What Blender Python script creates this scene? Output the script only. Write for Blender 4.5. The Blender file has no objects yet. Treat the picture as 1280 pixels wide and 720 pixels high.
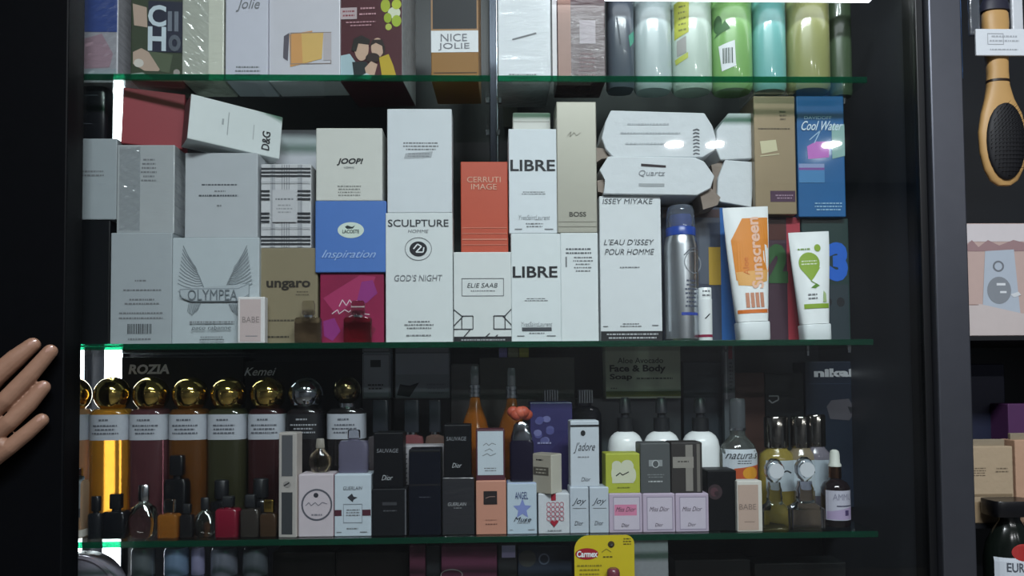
import bpy, bmesh, math, random
from mathutils import Vector, Matrix
random.seed(7)
SC = bpy.context.scene
COL = SC.collection
PI = math.pi
R = math.radians

# ------------------------------------------------------------------ camera, world, lights, exposure
F, CX, CY = 950.0, 640.0, 442.0            # focal length and principal point, in pixels of the 1280x720 frame
CAM = Vector((0.0, -1.0, 1.35))
ROT = Matrix.Rotation(R(-1.7), 3, 'Z') @ Matrix.Rotation(R(90 + 2.0), 3, 'X') @ Matrix.Rotation(R(-0.45), 3, 'Z')
cam = bpy.data.objects.new('camera', bpy.data.cameras.new('camera'))
COL.objects.link(cam)
cam.data.sensor_width = 36
cam.data.lens = F / 1280 * 36
cam.data.shift_y = (CY - 360) / 1280
cam.data.clip_start = 0.01
cam.matrix_world = Matrix.Translation(CAM) @ ROT.to_4x4()
SC.camera = cam
world = bpy.data.worlds.new('world')
SC.world = world
world.use_nodes = True
world.node_tree.nodes['Background'].inputs[0].default_value = (0.75, 0.85, 1.0, 1)
world.node_tree.nodes['Background'].inputs[1].default_value = 0.09
vs = SC.view_settings
vs.view_transform = 'Standard'
vs.look = 'None'
vs.gamma = 1
vs.use_curve_mapping = False
vs.exposure = 0.14
CEIL = 2.75


def area_light(name, loc, sx, sy, power, col, rot=(0, 0, 0)):
    d = bpy.data.lights.new(name, 'AREA')
    d.shape = 'RECTANGLE'
    d.size, d.size_y = sx, sy
    d.energy = power
    d.color = col
    o = bpy.data.objects.new(name, d)
    o.location = loc
    o.rotation_euler = rot
    COL.objects.link(o)
    return o


area_light('ceiling_lamp_light', (0.25, -1.42, CEIL - 0.06), 1.15, 0.28, 56, (0.90, 0.96, 1.0))
DOWNLIGHTS = [(1.09, -3.42, 'first of a close pair'), (1.33, -3.42, 'second of a close pair'), (2.02, -3.42, 'beside the close pair'), (2.95, -3.42, 'added out of view for fill light')]  # the last one is an unseen extra, added for low frontal fill
for x, y, _ in DOWNLIGHTS:
    area_light('downlight_light', (x, y, CEIL - 0.03), 0.10, 0.10, 9.0, (0.97, 0.98, 1.0)).data.shape = 'DISK'


def W(px, py, Y=0.0):
    """the point of the plane y = Y that stands at a pixel of the photograph"""
    d = ROT @ Vector(((px - CX) / F, -(py - CY) / F, -1.0))
    return CAM + d * ((Y - CAM.y) / d.y)


# ------------------------------------------------------------------ materials
_mats = {}


def lin(h):
    c = [int(h[i:i + 2], 16) / 255 for i in (0, 2, 4)]
    return tuple(x / 12.92 if x <= 0.04045 else ((x + 0.055) / 1.055) ** 2.4 for x in c)


def M(h, rough=0.5, metal=0.0, coat=0.0, trans=0.0, bump=0.0, scale=60.0, var=0.05, emit=0.0, film=0.0, ior=1.45, name=None):
    key = (h, rough, metal, coat, trans, bump, scale, var, emit, film, ior)
    if key in _mats:
        return _mats[key]
    m = bpy.data.materials.new(name or 'surface_' + h)
    m.use_nodes = True
    nt = m.node_tree
    N, L = nt.nodes, nt.links
    b = N['Principled BSDF']
    c = lin(h)
    tc = N.new('ShaderNodeTexCoord')
    nz = N.new('ShaderNodeTexNoise')
    nz.inputs['Scale'].default_value = scale
    nz.inputs['Detail'].default_value = 3
    L.new(tc.outputs['Object'], nz.inputs['Vector'])
    mx = N.new('ShaderNodeMix')
    mx.data_type = 'RGBA'
    mx.inputs[6].default_value = (*[x * (1 - var) for x in c], 1)
    mx.inputs[7].default_value = (*[min(1, x * (1 + var)) for x in c], 1)
    L.new(nz.outputs['Fac'], mx.inputs[0])
    L.new(mx.outputs[2], b.inputs['Base Color'])
    b.inputs['Roughness'].default_value = rough
    b.inputs['Metallic'].default_value = metal
    b.inputs['Coat Weight'].default_value = coat
    b.inputs['Coat Roughness'].default_value = 0.06
    b.inputs['Transmission Weight'].default_value = trans
    b.inputs['IOR'].default_value = ior
    if emit:
        b.inputs['Emission Color'].default_value = (*c, 1)
        b.inputs['Emission Strength'].default_value = emit
    if bump:
        bp = N.new('ShaderNodeBump')
        bp.inputs['Strength'].default_value = bump
        bp.inputs['Distance'].default_value = 0.002
        L.new(nz.outputs['Fac'], bp.inputs['Height'])
        L.new(bp.outputs[0], b.inputs['Normal'])
    if film:                                   # crinkled clear wrapping film over the surface
        b.inputs['Coat Weight'].default_value = 1.0
        b.inputs['Coat Roughness'].default_value = 0.12
        mp = N.new('ShaderNodeMapping')
        mp.inputs['Rotation'].default_value = (0, R(25), 0)
        mp.inputs['Scale'].default_value = (18, 18, 95)
        L.new(tc.outputs['Object'], mp.inputs['Vector'])
        n2 = N.new('ShaderNodeTexNoise')
        n2.inputs['Scale'].default_value = 1.0
        n2.inputs['Detail'].default_value = 4
        n2.inputs['Distortion'].default_value = 0.8
        L.new(mp.outputs[0], n2.inputs['Vector'])
        b2 = N.new('ShaderNodeBump')
        b2.inputs['Strength'].default_value = film
        b2.inputs['Distance'].default_value = 0.014
        L.new(n2.outputs['Fac'], b2.inputs['Height'])
        L.new(b2.outputs[0], b.inputs['Coat Normal'])
    _mats[key] = m
    return m


def paper(h, **k):
    k.setdefault('rough', 0.55)
    return M(h, scale=90, var=0.04, **k)


def glossy(h, **k):
    k.setdefault('rough', 0.28)
    return M(h, **k)


def metal(h, rough=0.2):
    return M(h, rough=rough, metal=1.0)


def glass(h, rough=0.02, trans=1.0):
    return M(h, rough=rough, trans=trans, var=0.0)


def thin_glass(name, tint, body=None, gloss=None):
    """clear sheet: straight-through transparency with the same Fresnel gloss from both of its sides"""
    m = bpy.data.materials.new(name)
    m.use_nodes = True
    nt = m.node_tree
    N, L = nt.nodes, nt.links
    N.remove(N['Principled BSDF'])
    out = N['Material Output']
    geo = N.new('ShaderNodeNewGeometry')
    mix = N.new('ShaderNodeMix')
    mix.inputs[2].default_value = 1.5
    mix.inputs[3].default_value = 1 / 1.5
    L.new(geo.outputs['Backfacing'], mix.inputs[0])
    fr = N.new('ShaderNodeFresnel')
    L.new(mix.outputs[0], fr.inputs['IOR'])
    tr = N.new('ShaderNodeBsdfTransparent')
    tr.inputs[0].default_value = (*tint, 1)
    first = tr.outputs[0]
    if body:
        df = N.new('ShaderNodeBsdfTranslucent')
        df.inputs[0].default_value = (*body, 1)
        d2 = N.new('ShaderNodeBsdfDiffuse')
        d2.inputs[0].default_value = (*body, 1)
        a = N.new('ShaderNodeMixShader')
        a.inputs[0].default_value = 0.35
        L.new(df.outputs[0], a.inputs[1])
        L.new(d2.outputs[0], a.inputs[2])
        b = N.new('ShaderNodeMixShader')
        b.inputs[0].default_value = 0.38
        L.new(tr.outputs[0], b.inputs[1])
        L.new(a.outputs[0], b.inputs[2])
        first = b.outputs[0]
    gl = N.new('ShaderNodeBsdfGlossy')
    gl.inputs['Roughness'].default_value = 0.16 if gloss else 0.02
    ms = N.new('ShaderNodeMixShader')
    if gloss:
        ms.inputs[0].default_value = gloss
    else:
        L.new(fr.outputs[0], ms.inputs[0])
    L.new(first, ms.inputs[1])
    L.new(gl.outputs[0], ms.inputs[2])
    L.new(ms.outputs[0], out.inputs[0])
    return m


SHELF_GLASS = thin_glass('shelf_glass', (0.90, 0.96, 0.93))
EDGE_GLASS = thin_glass('shelf_edge_glass', (0.14, 0.7, 0.46), (0.012, 0.17, 0.105))
PANE_GLASS = thin_glass('door_pane_glass', (0.97, 0.985, 0.98))
BLACK = M('17191d', rough=0.45, var=0.15)
FRAME_BLACK = M('07080b', rough=0.5, ior=1.2, var=0.15)
INK = paper('1b1b20')
GREYINK = paper('77797d')
WHITE = paper('e9ebee')
WHITEPLASTIC = glossy('eef1f2', rough=0.22)
SILVER = metal('c9ccd0', 0.18)
GOLD = metal('c9a85a', 0.14)


# ------------------------------------------------------------------ mesh helpers
def add_box(bm, x0, x1, y0, y1, z0, z1, bevel=0.0, seg=2, mi=0):
    v = [bm.verts.new((x, y, z)) for z in (z0, z1) for y in (y0, y1) for x in (x0, x1)]
    fs = [bm.faces.new([v[i] for i in q]) for q in ((0, 2, 3, 1), (4, 5, 7, 6), (0, 1, 5, 4), (2, 6, 7, 3), (0, 4, 6, 2), (1, 3, 7, 5))]
    for f in fs:
        f.material_index = mi
    if bevel:
        es = {e for f in fs for e in f.edges}
        bmesh.ops.bevel(bm, geom=list(es), offset=bevel, segments=seg, profile=0.5, affect='EDGES', clamp_overlap=True)


def add_loft(bm, secs, segs=28, mi=0, cx=0.0, cy=0.0, cap=True):
    """stacked super-ellipse rings: (z, rx, ry[, exponent[, dx, dy]])"""
    rings = []
    for s in secs:
        z, rx, ry = s[:3]
        n = s[3] if len(s) > 3 else 2.0
        dx, dy = (s[4], s[5]) if len(s) > 5 else (0, 0)
        ring = []
        for i in range(segs):
            a = 2 * PI * (i + 0.5) / segs
            c, q = math.cos(a), math.sin(a)
            ring.append(bm.verts.new((cx + dx + rx * math.copysign(abs(c) ** (2 / n), c), cy + dy + ry * math.copysign(abs(q) ** (2 / n), q), z)))
        rings.append(ring)
    for a, b in zip(rings, rings[1:]):
        for i in range(segs):
            j = (i + 1) % segs
            f = bm.faces.new((a[i], a[j], b[j], b[i]))
            f.material_index = mi
            f.smooth = True
    if cap:
        f = bm.faces.new(rings[0][::-1])
        f.material_index = mi
        f = bm.faces.new(rings[-1])
        f.material_index = mi
    return rings


def add_sphere(bm, c, r, u=24, v=14, sz=1.0, sy=1.0):
    res = bmesh.ops.create_uvsphere(bm, u_segments=u, v_segments=v, radius=r)
    for q in res['verts']:
        q.co = Vector((q.co.x, q.co.y * sy, q.co.z * sz)) + Vector(c)
        for f in q.link_faces:
            f.smooth = True


def add_prism(bm, pts, y0, y1, mi=0):
    """polygon in x/z pushed from y0 (front) to y1 (back)"""
    a = [bm.verts.new((x, y0, z)) for x, z in pts]
    b = [bm.verts.new((x, y1, z)) for x, z in pts]
    n = len(pts)
    fs = [bm.faces.new(a), bm.faces.new(b[::-1])]
    for i in range(n):
        fs.append(bm.faces.new((a[i], b[i], b[(i + 1) % n], a[(i + 1) % n])))
    for f in fs:
        f.material_index = mi


def finish(bm, name, mats, parent=None, recalc=True, sharp=True):
    if recalc:
        bmesh.ops.recalc_face_normals(bm, faces=bm.faces[:])
    if sharp:
        for e in bm.edges:
            if len(e.link_faces) == 2 and e.calc_face_angle(0) > R(38):
                e.smooth = False
    me = bpy.data.meshes.new(name)
    bm.to_mesh(me)
    bm.free()
    for m in (mats if isinstance(mats, (list, tuple)) else [mats]):
        me.materials.append(m)
    o = bpy.data.objects.new(name, me)
    COL.objects.link(o)
    if parent is not None:
        o.parent = parent
    return o


def tag(o, label, cat, group=None):
    o['label'] = label
    o['category'] = cat
    if group:
        o['group'] = group
    return o


def struct(name, mats, *boxes, bevel=0.0, parent=None):
    bm = bmesh.new()
    for b in boxes:
        add_box(bm, *b, bevel=bevel)
    o = finish(bm, name, mats, parent)
    if parent is None:
        o['kind'] = 'structure'
    return o


def part(parent, name, mats, fn, label=None):
    bm = bmesh.new()
    fn(bm)
    o = finish(bm, name, mats, parent)
    if label:
        o['label'] = label
    return o


# ------------------------------------------------------------------ flat print: words, rules, frames, drawings
TEXTS = []


class Face:
    """maps photograph pixels on the front of a thing to its local x/z, and lays print on that front"""

    def __init__(self, obj, px, w, h, front, proj=None):
        self.o, self.px, self.w, self.h, self.front, self.proj, self.k = obj, px, w, h, front, proj, 0
        self.levels = []

    def at(self, x, y):
        x0, y0, x1, y1 = self.px
        return ((x - x0) / (x1 - x0) - 0.5) * self.w, (1 - (y - y0) / (y1 - y0)) * self.h

    def y(self, x, z, lift):
        return (self.proj(x, z) if self.proj else self.front) - lift

    def text(self, s, x0, y0, x1, y1, mat=None, shear=0.0, bold=0.0, rot=0):
        self.k += 1
        a, b = self.at(x0, y1), self.at(x1, y0)
        TEXTS.append((self, s, a[0], a[1], b[0], b[1], mat or INK, shear, bold, rot, 0.0005 + 0.00008 * self.k))

    def design(self, items, name='printed_design', label=None):
        """items: ('r',x0,y0,x1,y1,mat) ('f',x0,y0,x1,y1,t,mat) ('e',cx,cy,rx,ry,mat) ('o',cx,cy,rx,ry,t,mat) ('p',pts,mat) ('s',pts,t,mat) ('l',x0,y0,x1,y1,n,mat)"""
        bm = bmesh.new()
        mats = []

        def mi(m):
            if m not in mats:
                mats.append(m)
            return mats.index(m)

        def poly(pts, m, lift):
            c = [self.at(*p) for p in pts]
            vs_ = [bm.verts.new((x, -lift, z)) for x, z in c]
            try:
                f = bm.faces.new(vs_)
            except ValueError:
                return
            f.normal_update()
            if f.normal.y > 0:
                f.normal_flip()
            f.material_index = mi(m)

        for it in items:
            self.k += 1
            lift = 0.0003 + 0.00006 * self.k
            t, m = it[0], it[-1]
            if t == 'r':
                x0, y0, x1, y1 = it[1:5]
                poly([(x0, y0), (x1, y0), (x1, y1), (x0, y1)], m, lift)
            elif t == 'f':
                x0, y0, x1, y1, q = it[1:6]
                for a in ((x0, y0, x1, y0 + q), (x0, y1 - q, x1, y1), (x0, y0 + q, x0 + q, y1 - q), (x1 - q, y0 + q, x1, y1 - q)):
                    poly([(a[0], a[1]), (a[2], a[1]), (a[2], a[3]), (a[0], a[3])], m, lift)
            elif t == 'e':
                cx, cy, rx, ry = it[1:5]
                poly([(cx + rx * math.cos(i * PI / 12), cy + ry * math.sin(i * PI / 12)) for i in range(24)], m, lift)
            elif t == 'o':
                cx, cy, rx, ry, q = it[1:6]
                for i in range(28):
                    a, b = 2 * PI * i / 28, 2 * PI * (i + 1) / 28
                    poly([(cx + rx * math.cos(a), cy + ry * math.sin(a)), (cx + rx * math.cos(b), cy + ry * math.sin(b)),
                          (cx + (rx - q) * math.cos(b), cy + (ry - q) * math.sin(b)), (cx + (rx - q) * math.cos(a), cy + (ry - q) * math.sin(a))], m, lift)
            elif t == 'p':
                poly(it[1], m, lift)
            elif t == 's':
                q = it[2] / 2
                for (ax, ay), (bx, by) in zip(it[1], it[1][1:]):
                    dx, dy = bx - ax, by - ay
                    ln = math.hypot(dx, dy) or 1
                    nx, ny = -dy / ln * q, dx / ln * q
                    poly([(ax + nx, ay + ny), (bx + nx, by + ny), (bx - nx, by - ny), (ax - nx, ay - ny)], m, lift)
            elif t == 'l':                       # lines of print too fine to read
                x0, y0, x1, y1, n = it[1:6]
                for i in range(n):
                    yy = y0 + (y1 - y0) * (i + 0.5) / n
                    hh = min(1.0, (y1 - y0) / n * 0.2)
                    ins = random.uniform(0, 0.16) * (x1 - x0)
                    x = x0 + ins
                    while x < x1 - ins:
                        wd = min(random.uniform(1.2, 4.5), x1 - ins - x)
                        poly([(x, yy - hh), (x + wd, yy - hh), (x + wd, yy + hh), (x, yy + hh)], m, lift)
                        x += wd + 0.9
            elif t == 'b':                       # bar code
                x0, y0, x1, y1 = it[1:5]
                x = x0
                while x < x1:
                    wd = random.uniform(0.5, 1.6)
                    poly([(x, y0), (x + wd, y0), (x + wd, y1), (x, y1)], m, lift)
                    x += wd + random.uniform(0.5, 1.3)
        if self.proj:
            xs = [v.co.x for v in bm.verts]
            cuts = [((min(xs) + (max(xs) - min(xs)) * i / 14, 0, 0), (1, 0, 0)) for i in range(1, 14)]
            cuts += [((0, 0, z), (0, 0, 1)) for z in self.levels]
            for co, no in cuts:
                bmesh.ops.bisect_plane(bm, geom=bm.verts[:] + bm.edges[:] + bm.faces[:], plane_co=co, plane_no=no)
        for v in bm.verts:
            v.co.y = self.y(v.co.x, v.co.z, -v.co.y)
        o = finish(bm, name, mats or [INK], self.o, recalc=False, sharp=False)
        if name in ('fine_print', 'fine_rules', 'dark_bars'):
            o['kind'] = 'stuff'
        if label:
            o['label'] = label
        return self


def make_texts():
    made = []
    for job in TEXTS:
        f, s, x0, z0, x1, z1, mat, shear, bold, rot, lift = job
        cu = bpy.data.curves.new('words', 'FONT')
        cu.body = s
        cu.size = 1
        cu.shear = shear
        cu.offset = bold
        cu.resolution_u = 3
        cu.align_x = 'CENTER'
        o = bpy.data.objects.new('words', cu)
        COL.objects.link(o)
        made.append(o)
    bpy.context.view_layer.update()
    dg = bpy.context.evaluated_depsgraph_get()
    for job, o in zip(TEXTS, made):
        f, s, x0, z0, x1, z1, mat, shear, bold, rot, lift = job
        me = bpy.data.meshes.new_from_object(o.evaluated_get(dg))
        co = [(v.co.x, v.co.y) for v in me.vertices]
        if rot == 90:
            co = [(-y, x) for x, y in co]
        elif rot == -90:
            co = [(y, -x) for x, y in co]
        if not co:
            continue
        ax, bx = min(c[0] for c in co), max(c[0] for c in co)
        ay, by = min(c[1] for c in co), max(c[1] for c in co)
        for v, (cx, cy) in zip(me.vertices, co):
            x = x0 + (cx - ax) / max(1e-6, bx - ax) * (x1 - x0)
            z = z0 + (cy - ay) / max(1e-6, by - ay) * (z1 - z0)
            v.co = (x, f.y(x, z, lift), z)
        me.materials.clear()
        me.materials.append(mat)
        t = bpy.data.objects.new('lettering', me)
        me.name = 'lettering'
        COL.objects.link(t)
        t.parent = f.o
    for o in made:
        c = o.data
        bpy.data.objects.remove(o)
        bpy.data.curves.remove(c)


# ------------------------------------------------------------------ builders: cartons and vessels
def carton(name, label, x0, y0, x1, y1, base=None, Y=0.02, d=0.045, mat=None, rz=0.0, ry=0.0, cat='box', group=None, bevel=0.0012, side=None, top=None, flaps=True):
    """an upright carton whose front fills the given pixels; base = height of what it stands on"""
    ym = (y0 + y1) / 2
    a, b = W(x0, ym, Y), W(x1, ym, Y)
    xc = (a.x + b.x) / 2
    w = (b.x - a.x) / max(0.3, math.cos(R(rz)))
    zt = W((x0 + x1) / 2, y0, Y).z
    zb = W((x0 + x1) / 2, y1, Y).z if base is None else base
    h = zt - zb
    bm = bmesh.new()
    add_box(bm, -w / 2, w / 2, -d / 2, d / 2, 0, h, bevel=bevel)
    mats = [mat or WHITE]
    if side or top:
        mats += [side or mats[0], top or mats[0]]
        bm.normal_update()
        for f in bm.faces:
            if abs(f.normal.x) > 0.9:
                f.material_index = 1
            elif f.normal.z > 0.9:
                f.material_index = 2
    o = finish(bm, name, mats)
    o.location = (xc, Y + d / 2, zb)
    o.rotation_euler = (0, R(ry), R(rz))
    tag(o, label, cat, group)
    o['top'] = zt
    if flaps and h > 0.03 and d > 0.02:          # tuck flap on the top of the carton
        part(o, 'top_flap', mats[0], lambda q: add_box(q, -w * 0.46, w * 0.46, -d * 0.44, d * 0.40, h - 0.0002, h + 0.0005))
    return Face(o, (x0, y0, x1, y1), w, h, -d / 2)


def top(f):
    return f.o['top']


def vessel(name, label, x0, y0, x1, y1, base, Y, body, mat, dr=1.0, parts=(), cat='bottle', group=None, segs=28, rz=0.0, ry=0.0):
    """a turned or moulded container: body and parts are lists of (height 0..1, half width 0..1[, exponent])"""
    ym = (y0 + y1) / 2
    a, b = W(x0, ym, Y), W(x1, ym, Y)
    r = (b.x - a.x) / 2
    zt = W((x0 + x1) / 2, y0, Y).z
    zb = W((x0 + x1) / 2, y1, Y).z if base is None else base
    h = zt - zb

    def secs(pr, q=None):
        q = dr if q is None else q
        out = []
        for s in pr:
            n = s[2] if len(s) > 2 else 2.0
            ryv = s[3] * r if len(s) > 3 else s[1] * r * q
            out.append((s[0] * h, s[1] * r, ryv, n))
        return out
    bs = secs(body)
    bm = bmesh.new()
    add_loft(bm, bs, segs)
    o = finish(bm, name, mat)
    o.location = ((a.x + b.x) / 2, Y, zb)
    o.rotation_euler = (0, R(ry), R(rz))
    tag(o, label, cat, group)
    o['top'] = zt
    for p in parts:
        pn, pr, pm = p[:3]
        q = p[3] if len(p) > 3 else None
        bm = bmesh.new()
        add_loft(bm, secs(pr, q), segs)
        finish(bm, pn, pm, o)

    def proj(x, z):
        for s, t in zip(bs, bs[1:]):
            if s[0] - 1e-9 <= z <= t[0] + 1e-9 and t[0] > s[0]:
                k = (z - s[0]) / (t[0] - s[0])
                rx, ryv, n = (s[i] + (t[i] - s[i]) * k for i in (1, 2, 3))
                u = min(0.995, abs(x) / rx)
                return -ryv * (1 - u ** n) ** (1 / n)
        return -bs[0][2]
    f = Face(o, (x0, y0, x1, y1), 2 * r, h, -r * dr, proj)
    f.levels = [q[0] for q in bs]
    f.r = r
    return f


#SECTION setting
# ------------------------------------------------------------------ the setting
XL = -0.86
XP = W(1144, 400, 0).x                    # inner face of the partition between the two cabinets
XQ = W(1188, 400, 0).x
XR = 1.15
YB = 0.30
struct('floor', M('6d6a66', rough=0.35, scale=8, var=0.12), (-3.4, 3.4, -4.4, 0.6, -0.05, 0.0))
struct('ceiling', M('b9bcbf', rough=0.8), (-3.4, 3.4, -4.4, 0.6, CEIL, CEIL + 0.05))
struct('wall_front', M('77787c', rough=0.7), (-3.4, 3.4, -4.48, -4.4, 0, CEIL))
struct('wall_back', M('191c21', rough=0.38, scale=14, var=0.2), (-2.6, 2.6, YB, YB + 0.04, 0, CEIL))
struct('wall_left', M('4a4e55', rough=0.4), (XL - 0.02, XL, 0.0, YB, 0.2, 2.2))
struct('wall_right', M('3a3d44', rough=0.4), (XR, XR + 0.02, 0.0, YB, 0.2, 2.2))
struct('wall_partition', M('2e3138', rough=0.42, ior=1.9, scale=30, var=0.1), (XP, XQ - 0.004, 0.004, YB, 0.2, 2.2))
xa, xb = W(-160, 400, -0.045).x, W(81, 400, -0.045).x
struct('trim_1', FRAME_BLACK, (xa, xb, -0.045, -0.006, 0.2, 2.2), bevel=0.002)
struct('trim_2', M('0c0d10', rough=0.4), (XP - 0.006, XP + 0.004, -0.030, 0.003, 0.2, 2.2), bevel=0.001)
struct('trim_3', M('5c5e66', rough=0.4, metal=0.85, scale=40, var=0.08), (XP + 0.0045, XQ, -0.042, 0.003, 0.2, 2.2), bevel=0.002)
struct('window_1', PANE_GLASS, (xb - 0.02, XP - 0.0065, -0.026, -0.022, 0.25, 2.15))
# upright strip carrying the shelves, at the back
xs = W(617, 200, 0.26).x
up = struct('trim_4', M('2c313a', rough=0.3, metal=0.6), (xs - 0.006, xs + 0.006, 0.275, YB, 0.25, 2.15), bevel=0.0008)
struct('bright_edge', M('8d939b', rough=0.25, metal=1.0), (xs + 0.0062, xs + 0.0080, 0.274, YB - 0.001, 0.25, 2.15), parent=up)

Z1, Z2, Z3, Z4 = (W(600, y, 0).z for y in (94, 427, 671, 925))
TH = 0.0078


def shelf(label, xl, xr, z, y0=0.0, y1=0.262):
    bm = bmesh.new()
    add_box(bm, xl, xr, y0 + 0.003, y1, z - TH, z)
    o = finish(bm, 'glass_shelf', SHELF_GLASS)
    tag(o, label, 'shelf', 'glass shelves of the cabinet')
    part(o, 'front_edge', EDGE_GLASS, lambda q: add_box(q, xl, xr, y0, y0 + 0.0028, z - TH, z, bevel=0.0004, seg=1), 'polished green front edge')
    for yb in (0.06, 0.2):                  # the pegs under both ends
        for xx in (max(xl, XL) + 0.004, xr - 0.004):
            part(o, 'shelf_peg', SILVER, lambda q: add_loft(q, [(z - TH - 0.008, 0.003, 0.003), (z - TH - 0.0002, 0.004, 0.004)], 10, cx=xx, cy=yb))
    return o


XS = W(613, 94, 0).x
XE = W(1092, 427, 0).x
shelf('green-edged glass shelf carrying the camouflage and striped-film boxes', XL + 0.002, XS, Z1)
shelf('green-edged glass shelf carrying the tall coloured shampoo bottles', XS + 0.009, XE, Z1)
shelf('green-edged glass shelf carrying the stacked white perfume cartons', XL + 0.002, XE, Z2)
shelf('green-edged glass shelf carrying ball-capped bottles and small perfume boxes', XL + 0.002, XE, Z3)
shelf('glass shelf under the yellow lip balm card', XL + 0.002, XE, Z4)

# light strips standing in the back left corner, and the tube over the shampoo bottles
LED = M('f2f7ff', emit=9.0, var=0.0, name='led_diffuser')
for px, wd, lb in ((139, 0.024, 'white glowing light strip upright behind the red carton'), (93, 0.018, 'white glowing light strip upright behind the black rounded carton')):
    x = W(px, 400, 0.275).x
    bm = bmesh.new()
    add_box(bm, x - wd / 2 - 0.002, x + wd / 2 + 0.002, 0.286, YB - 0.0005, 0.42, 1.93)
    o = tag(finish(bm, 'light_strip', SILVER), lb, 'lamp')
    part(o, 'diffuser', LED, lambda q: add_box(q, x - wd / 2, x + wd / 2, 0.276, 0.2858, 0.425, 1.925, bevel=0.003))
a, b = W(690, -8, 0.012), W(1095, -8, 0.012)
bm = bmesh.new()
add_box(bm, a.x, b.x, 0.004, 0.030, a.z + 0.004, a.z + 0.016, bevel=0.001)
o = tag(finish(bm, 'tube_lamp', WHITEPLASTIC), 'white glowing tube lamp above the tall shampoo bottles', 'lamp')
part(o, 'diffuser', M('f4f8ff', emit=3.0, var=0.0), lambda q: add_box(q, a.x + 0.002, b.x - 0.002, 0.006, 0.028, a.z - 0.002, a.z + 0.0038, bevel=0.001))
for q in (a.x + 0.03, b.x - 0.03):
    part(o, 'hanger', SILVER, lambda bm_: add_box(bm_, q - 0.004, q + 0.004, 0.010, 0.016, a.z + 0.016, a.z + 0.12))

x, y = 0.25, -1.42
bm = bmesh.new()
add_box(bm, x - 0.62, x + 0.62, y - 0.17, y + 0.17, CEIL - 0.05, CEIL - 0.001, bevel=0.004)
o = tag(finish(bm, 'ceiling_lamp', WHITEPLASTIC), 'white ceiling lamp in front of the cabinet', 'lamp')
part(o, 'diffuser', M('f4f8ff', emit=1.5, var=0.0), lambda q: add_box(q, x - 0.58, x + 0.58, y - 0.14, y + 0.14, CEIL - 0.056, CEIL - 0.0502))
for x, y, where in DOWNLIGHTS:
    bm = bmesh.new()
    add_loft(bm, [(CEIL - 0.022, 0.062, 0.062), (CEIL - 0.001, 0.07, 0.07)], 28)
    o = tag(finish(bm, 'downlight', WHITEPLASTIC), 'round ceiling downlight near the opposite wall, ' + where, 'lamp', 'round downlights in the shop ceiling')
    part(o, 'diffuser', M('f4f8ff', emit=4.0, var=0.0), lambda q: add_loft(q, [(CEIL - 0.026, 0.048, 0.048), (CEIL - 0.0222, 0.052, 0.052)], 28, cx=0))
    o.location = (x, y, 0)

FILM = thin_glass('crinkled_clear_film', (0.96, 0.97, 0.98), gloss=0.16)


def film_wrap(f, x0, x1, y0, y1, seed, slant=0.5, wave=0.011, amp=0.00055):
    """loose clear film over the front of a carton, creased so that its folds catch the lamps"""
    rnd = random.Random(seed)
    ph = [(rnd.uniform(0, 6), rnd.uniform(0.6, 1.6), rnd.uniform(-0.5, 0.9)) for _ in range(5)]
    bm = bmesh.new()
    nx, nz = 22, 90
    grid = []
    for j in range(nz + 1):
        row = []
        for i in range(nx + 1):
            x, z = f.at(x0 + (x1 - x0) * i / nx, y0 + (y1 - y0) * j / nz)
            d = sum(math.sin(p + (z + (slant + sl_) * x) * 2 * PI / (wave * k)) / k for p, k, sl_ in ph)
            edge = min(1.0, 4 * i / nx, 4 * (nx - i) / nx)
            row.append(bm.verts.new((x, f.front - 0.0022 - amp * d * edge, z)))
        grid.append(row)
    for a_, b_ in zip(grid, grid[1:]):
        for i in range(nx):
            q = bm.faces.new((a_[i], a_[i + 1], b_[i + 1], b_[i]))
            q.smooth = True
    finish(bm, 'film_wrap', FILM, f.o, sharp=False)['label'] = 'crinkled clear film'


#SECTION top shelf
FILMW = M('d9dde2', rough=0.4, film=0.9, var=0.04)
# striped film packet at the far left
f = carton('wrapped_packet', 'film-wrapped packet printed blue above and pink below', 60, -90, 148, 94, Z1, Y=0.03, d=0.07, mat=M('b9b6bd', rough=0.35, film=1.0), rz=0)
f.design([('r', 62, -90, 147, 34, M('4a5d9e', rough=0.35, film=1.0)), ('p', [(100, 44), (128, 36), (142, 60), (138, 76), (100, 78)], M('b99aa6', rough=0.4, film=1.0)), ('r', 62, 78, 147, 92, M('aab2b8', rough=0.4))])
film_wrap(f, 100, 147, -20, 92, 3, -0.5, 0.012, 0.0009)
CAMO = M('38422f', rough=0.45, film=0.25)
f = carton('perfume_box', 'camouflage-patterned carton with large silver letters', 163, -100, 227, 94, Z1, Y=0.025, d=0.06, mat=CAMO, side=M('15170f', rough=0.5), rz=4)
TAN = paper('b59d8d')
f.design([('p', [(165, 2), (182, 6), (183, 30), (167, 28)], TAN), ('p', [(166, 60), (176, 55), (186, 60), (201, 76), (197, 82), (180, 82), (166, 74)], TAN),
          ('e', 173, 73, 6, 5, paper('cfc8c0')), ('p', [(184, 58), (214, 62), (210, 84), (200, 82)], paper('525c46')), ('r', 184, -2, 226, 59, paper('1d2136')),
          ('e', 219, 83, 4, 4, paper('9a938e')), ('p', [(164, 86), (178, 84), (192, 92), (164, 93)], paper('8d9a91'))])
SIL = paper('c3d0d8')
f.text('C', 184, 3, 206, 29, SIL, bold=0.03)
f.text('H', 184, 29, 206, 58, SIL, bold=0.03)
f.text('II', 208, 10, 221, 34, paper('6d7480'), bold=0.03)
f.text('o', 209, 38, 224, 58, paper('575d68'), bold=0.03)
f = carton('wrapped_carton', 'cream film-wrapped carton beside the camouflage carton', 228, -80, 280, 94, Z1, Y=0.022, d=0.06, mat=M('cfd0c2', rough=0.35, film=0.9))
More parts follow.
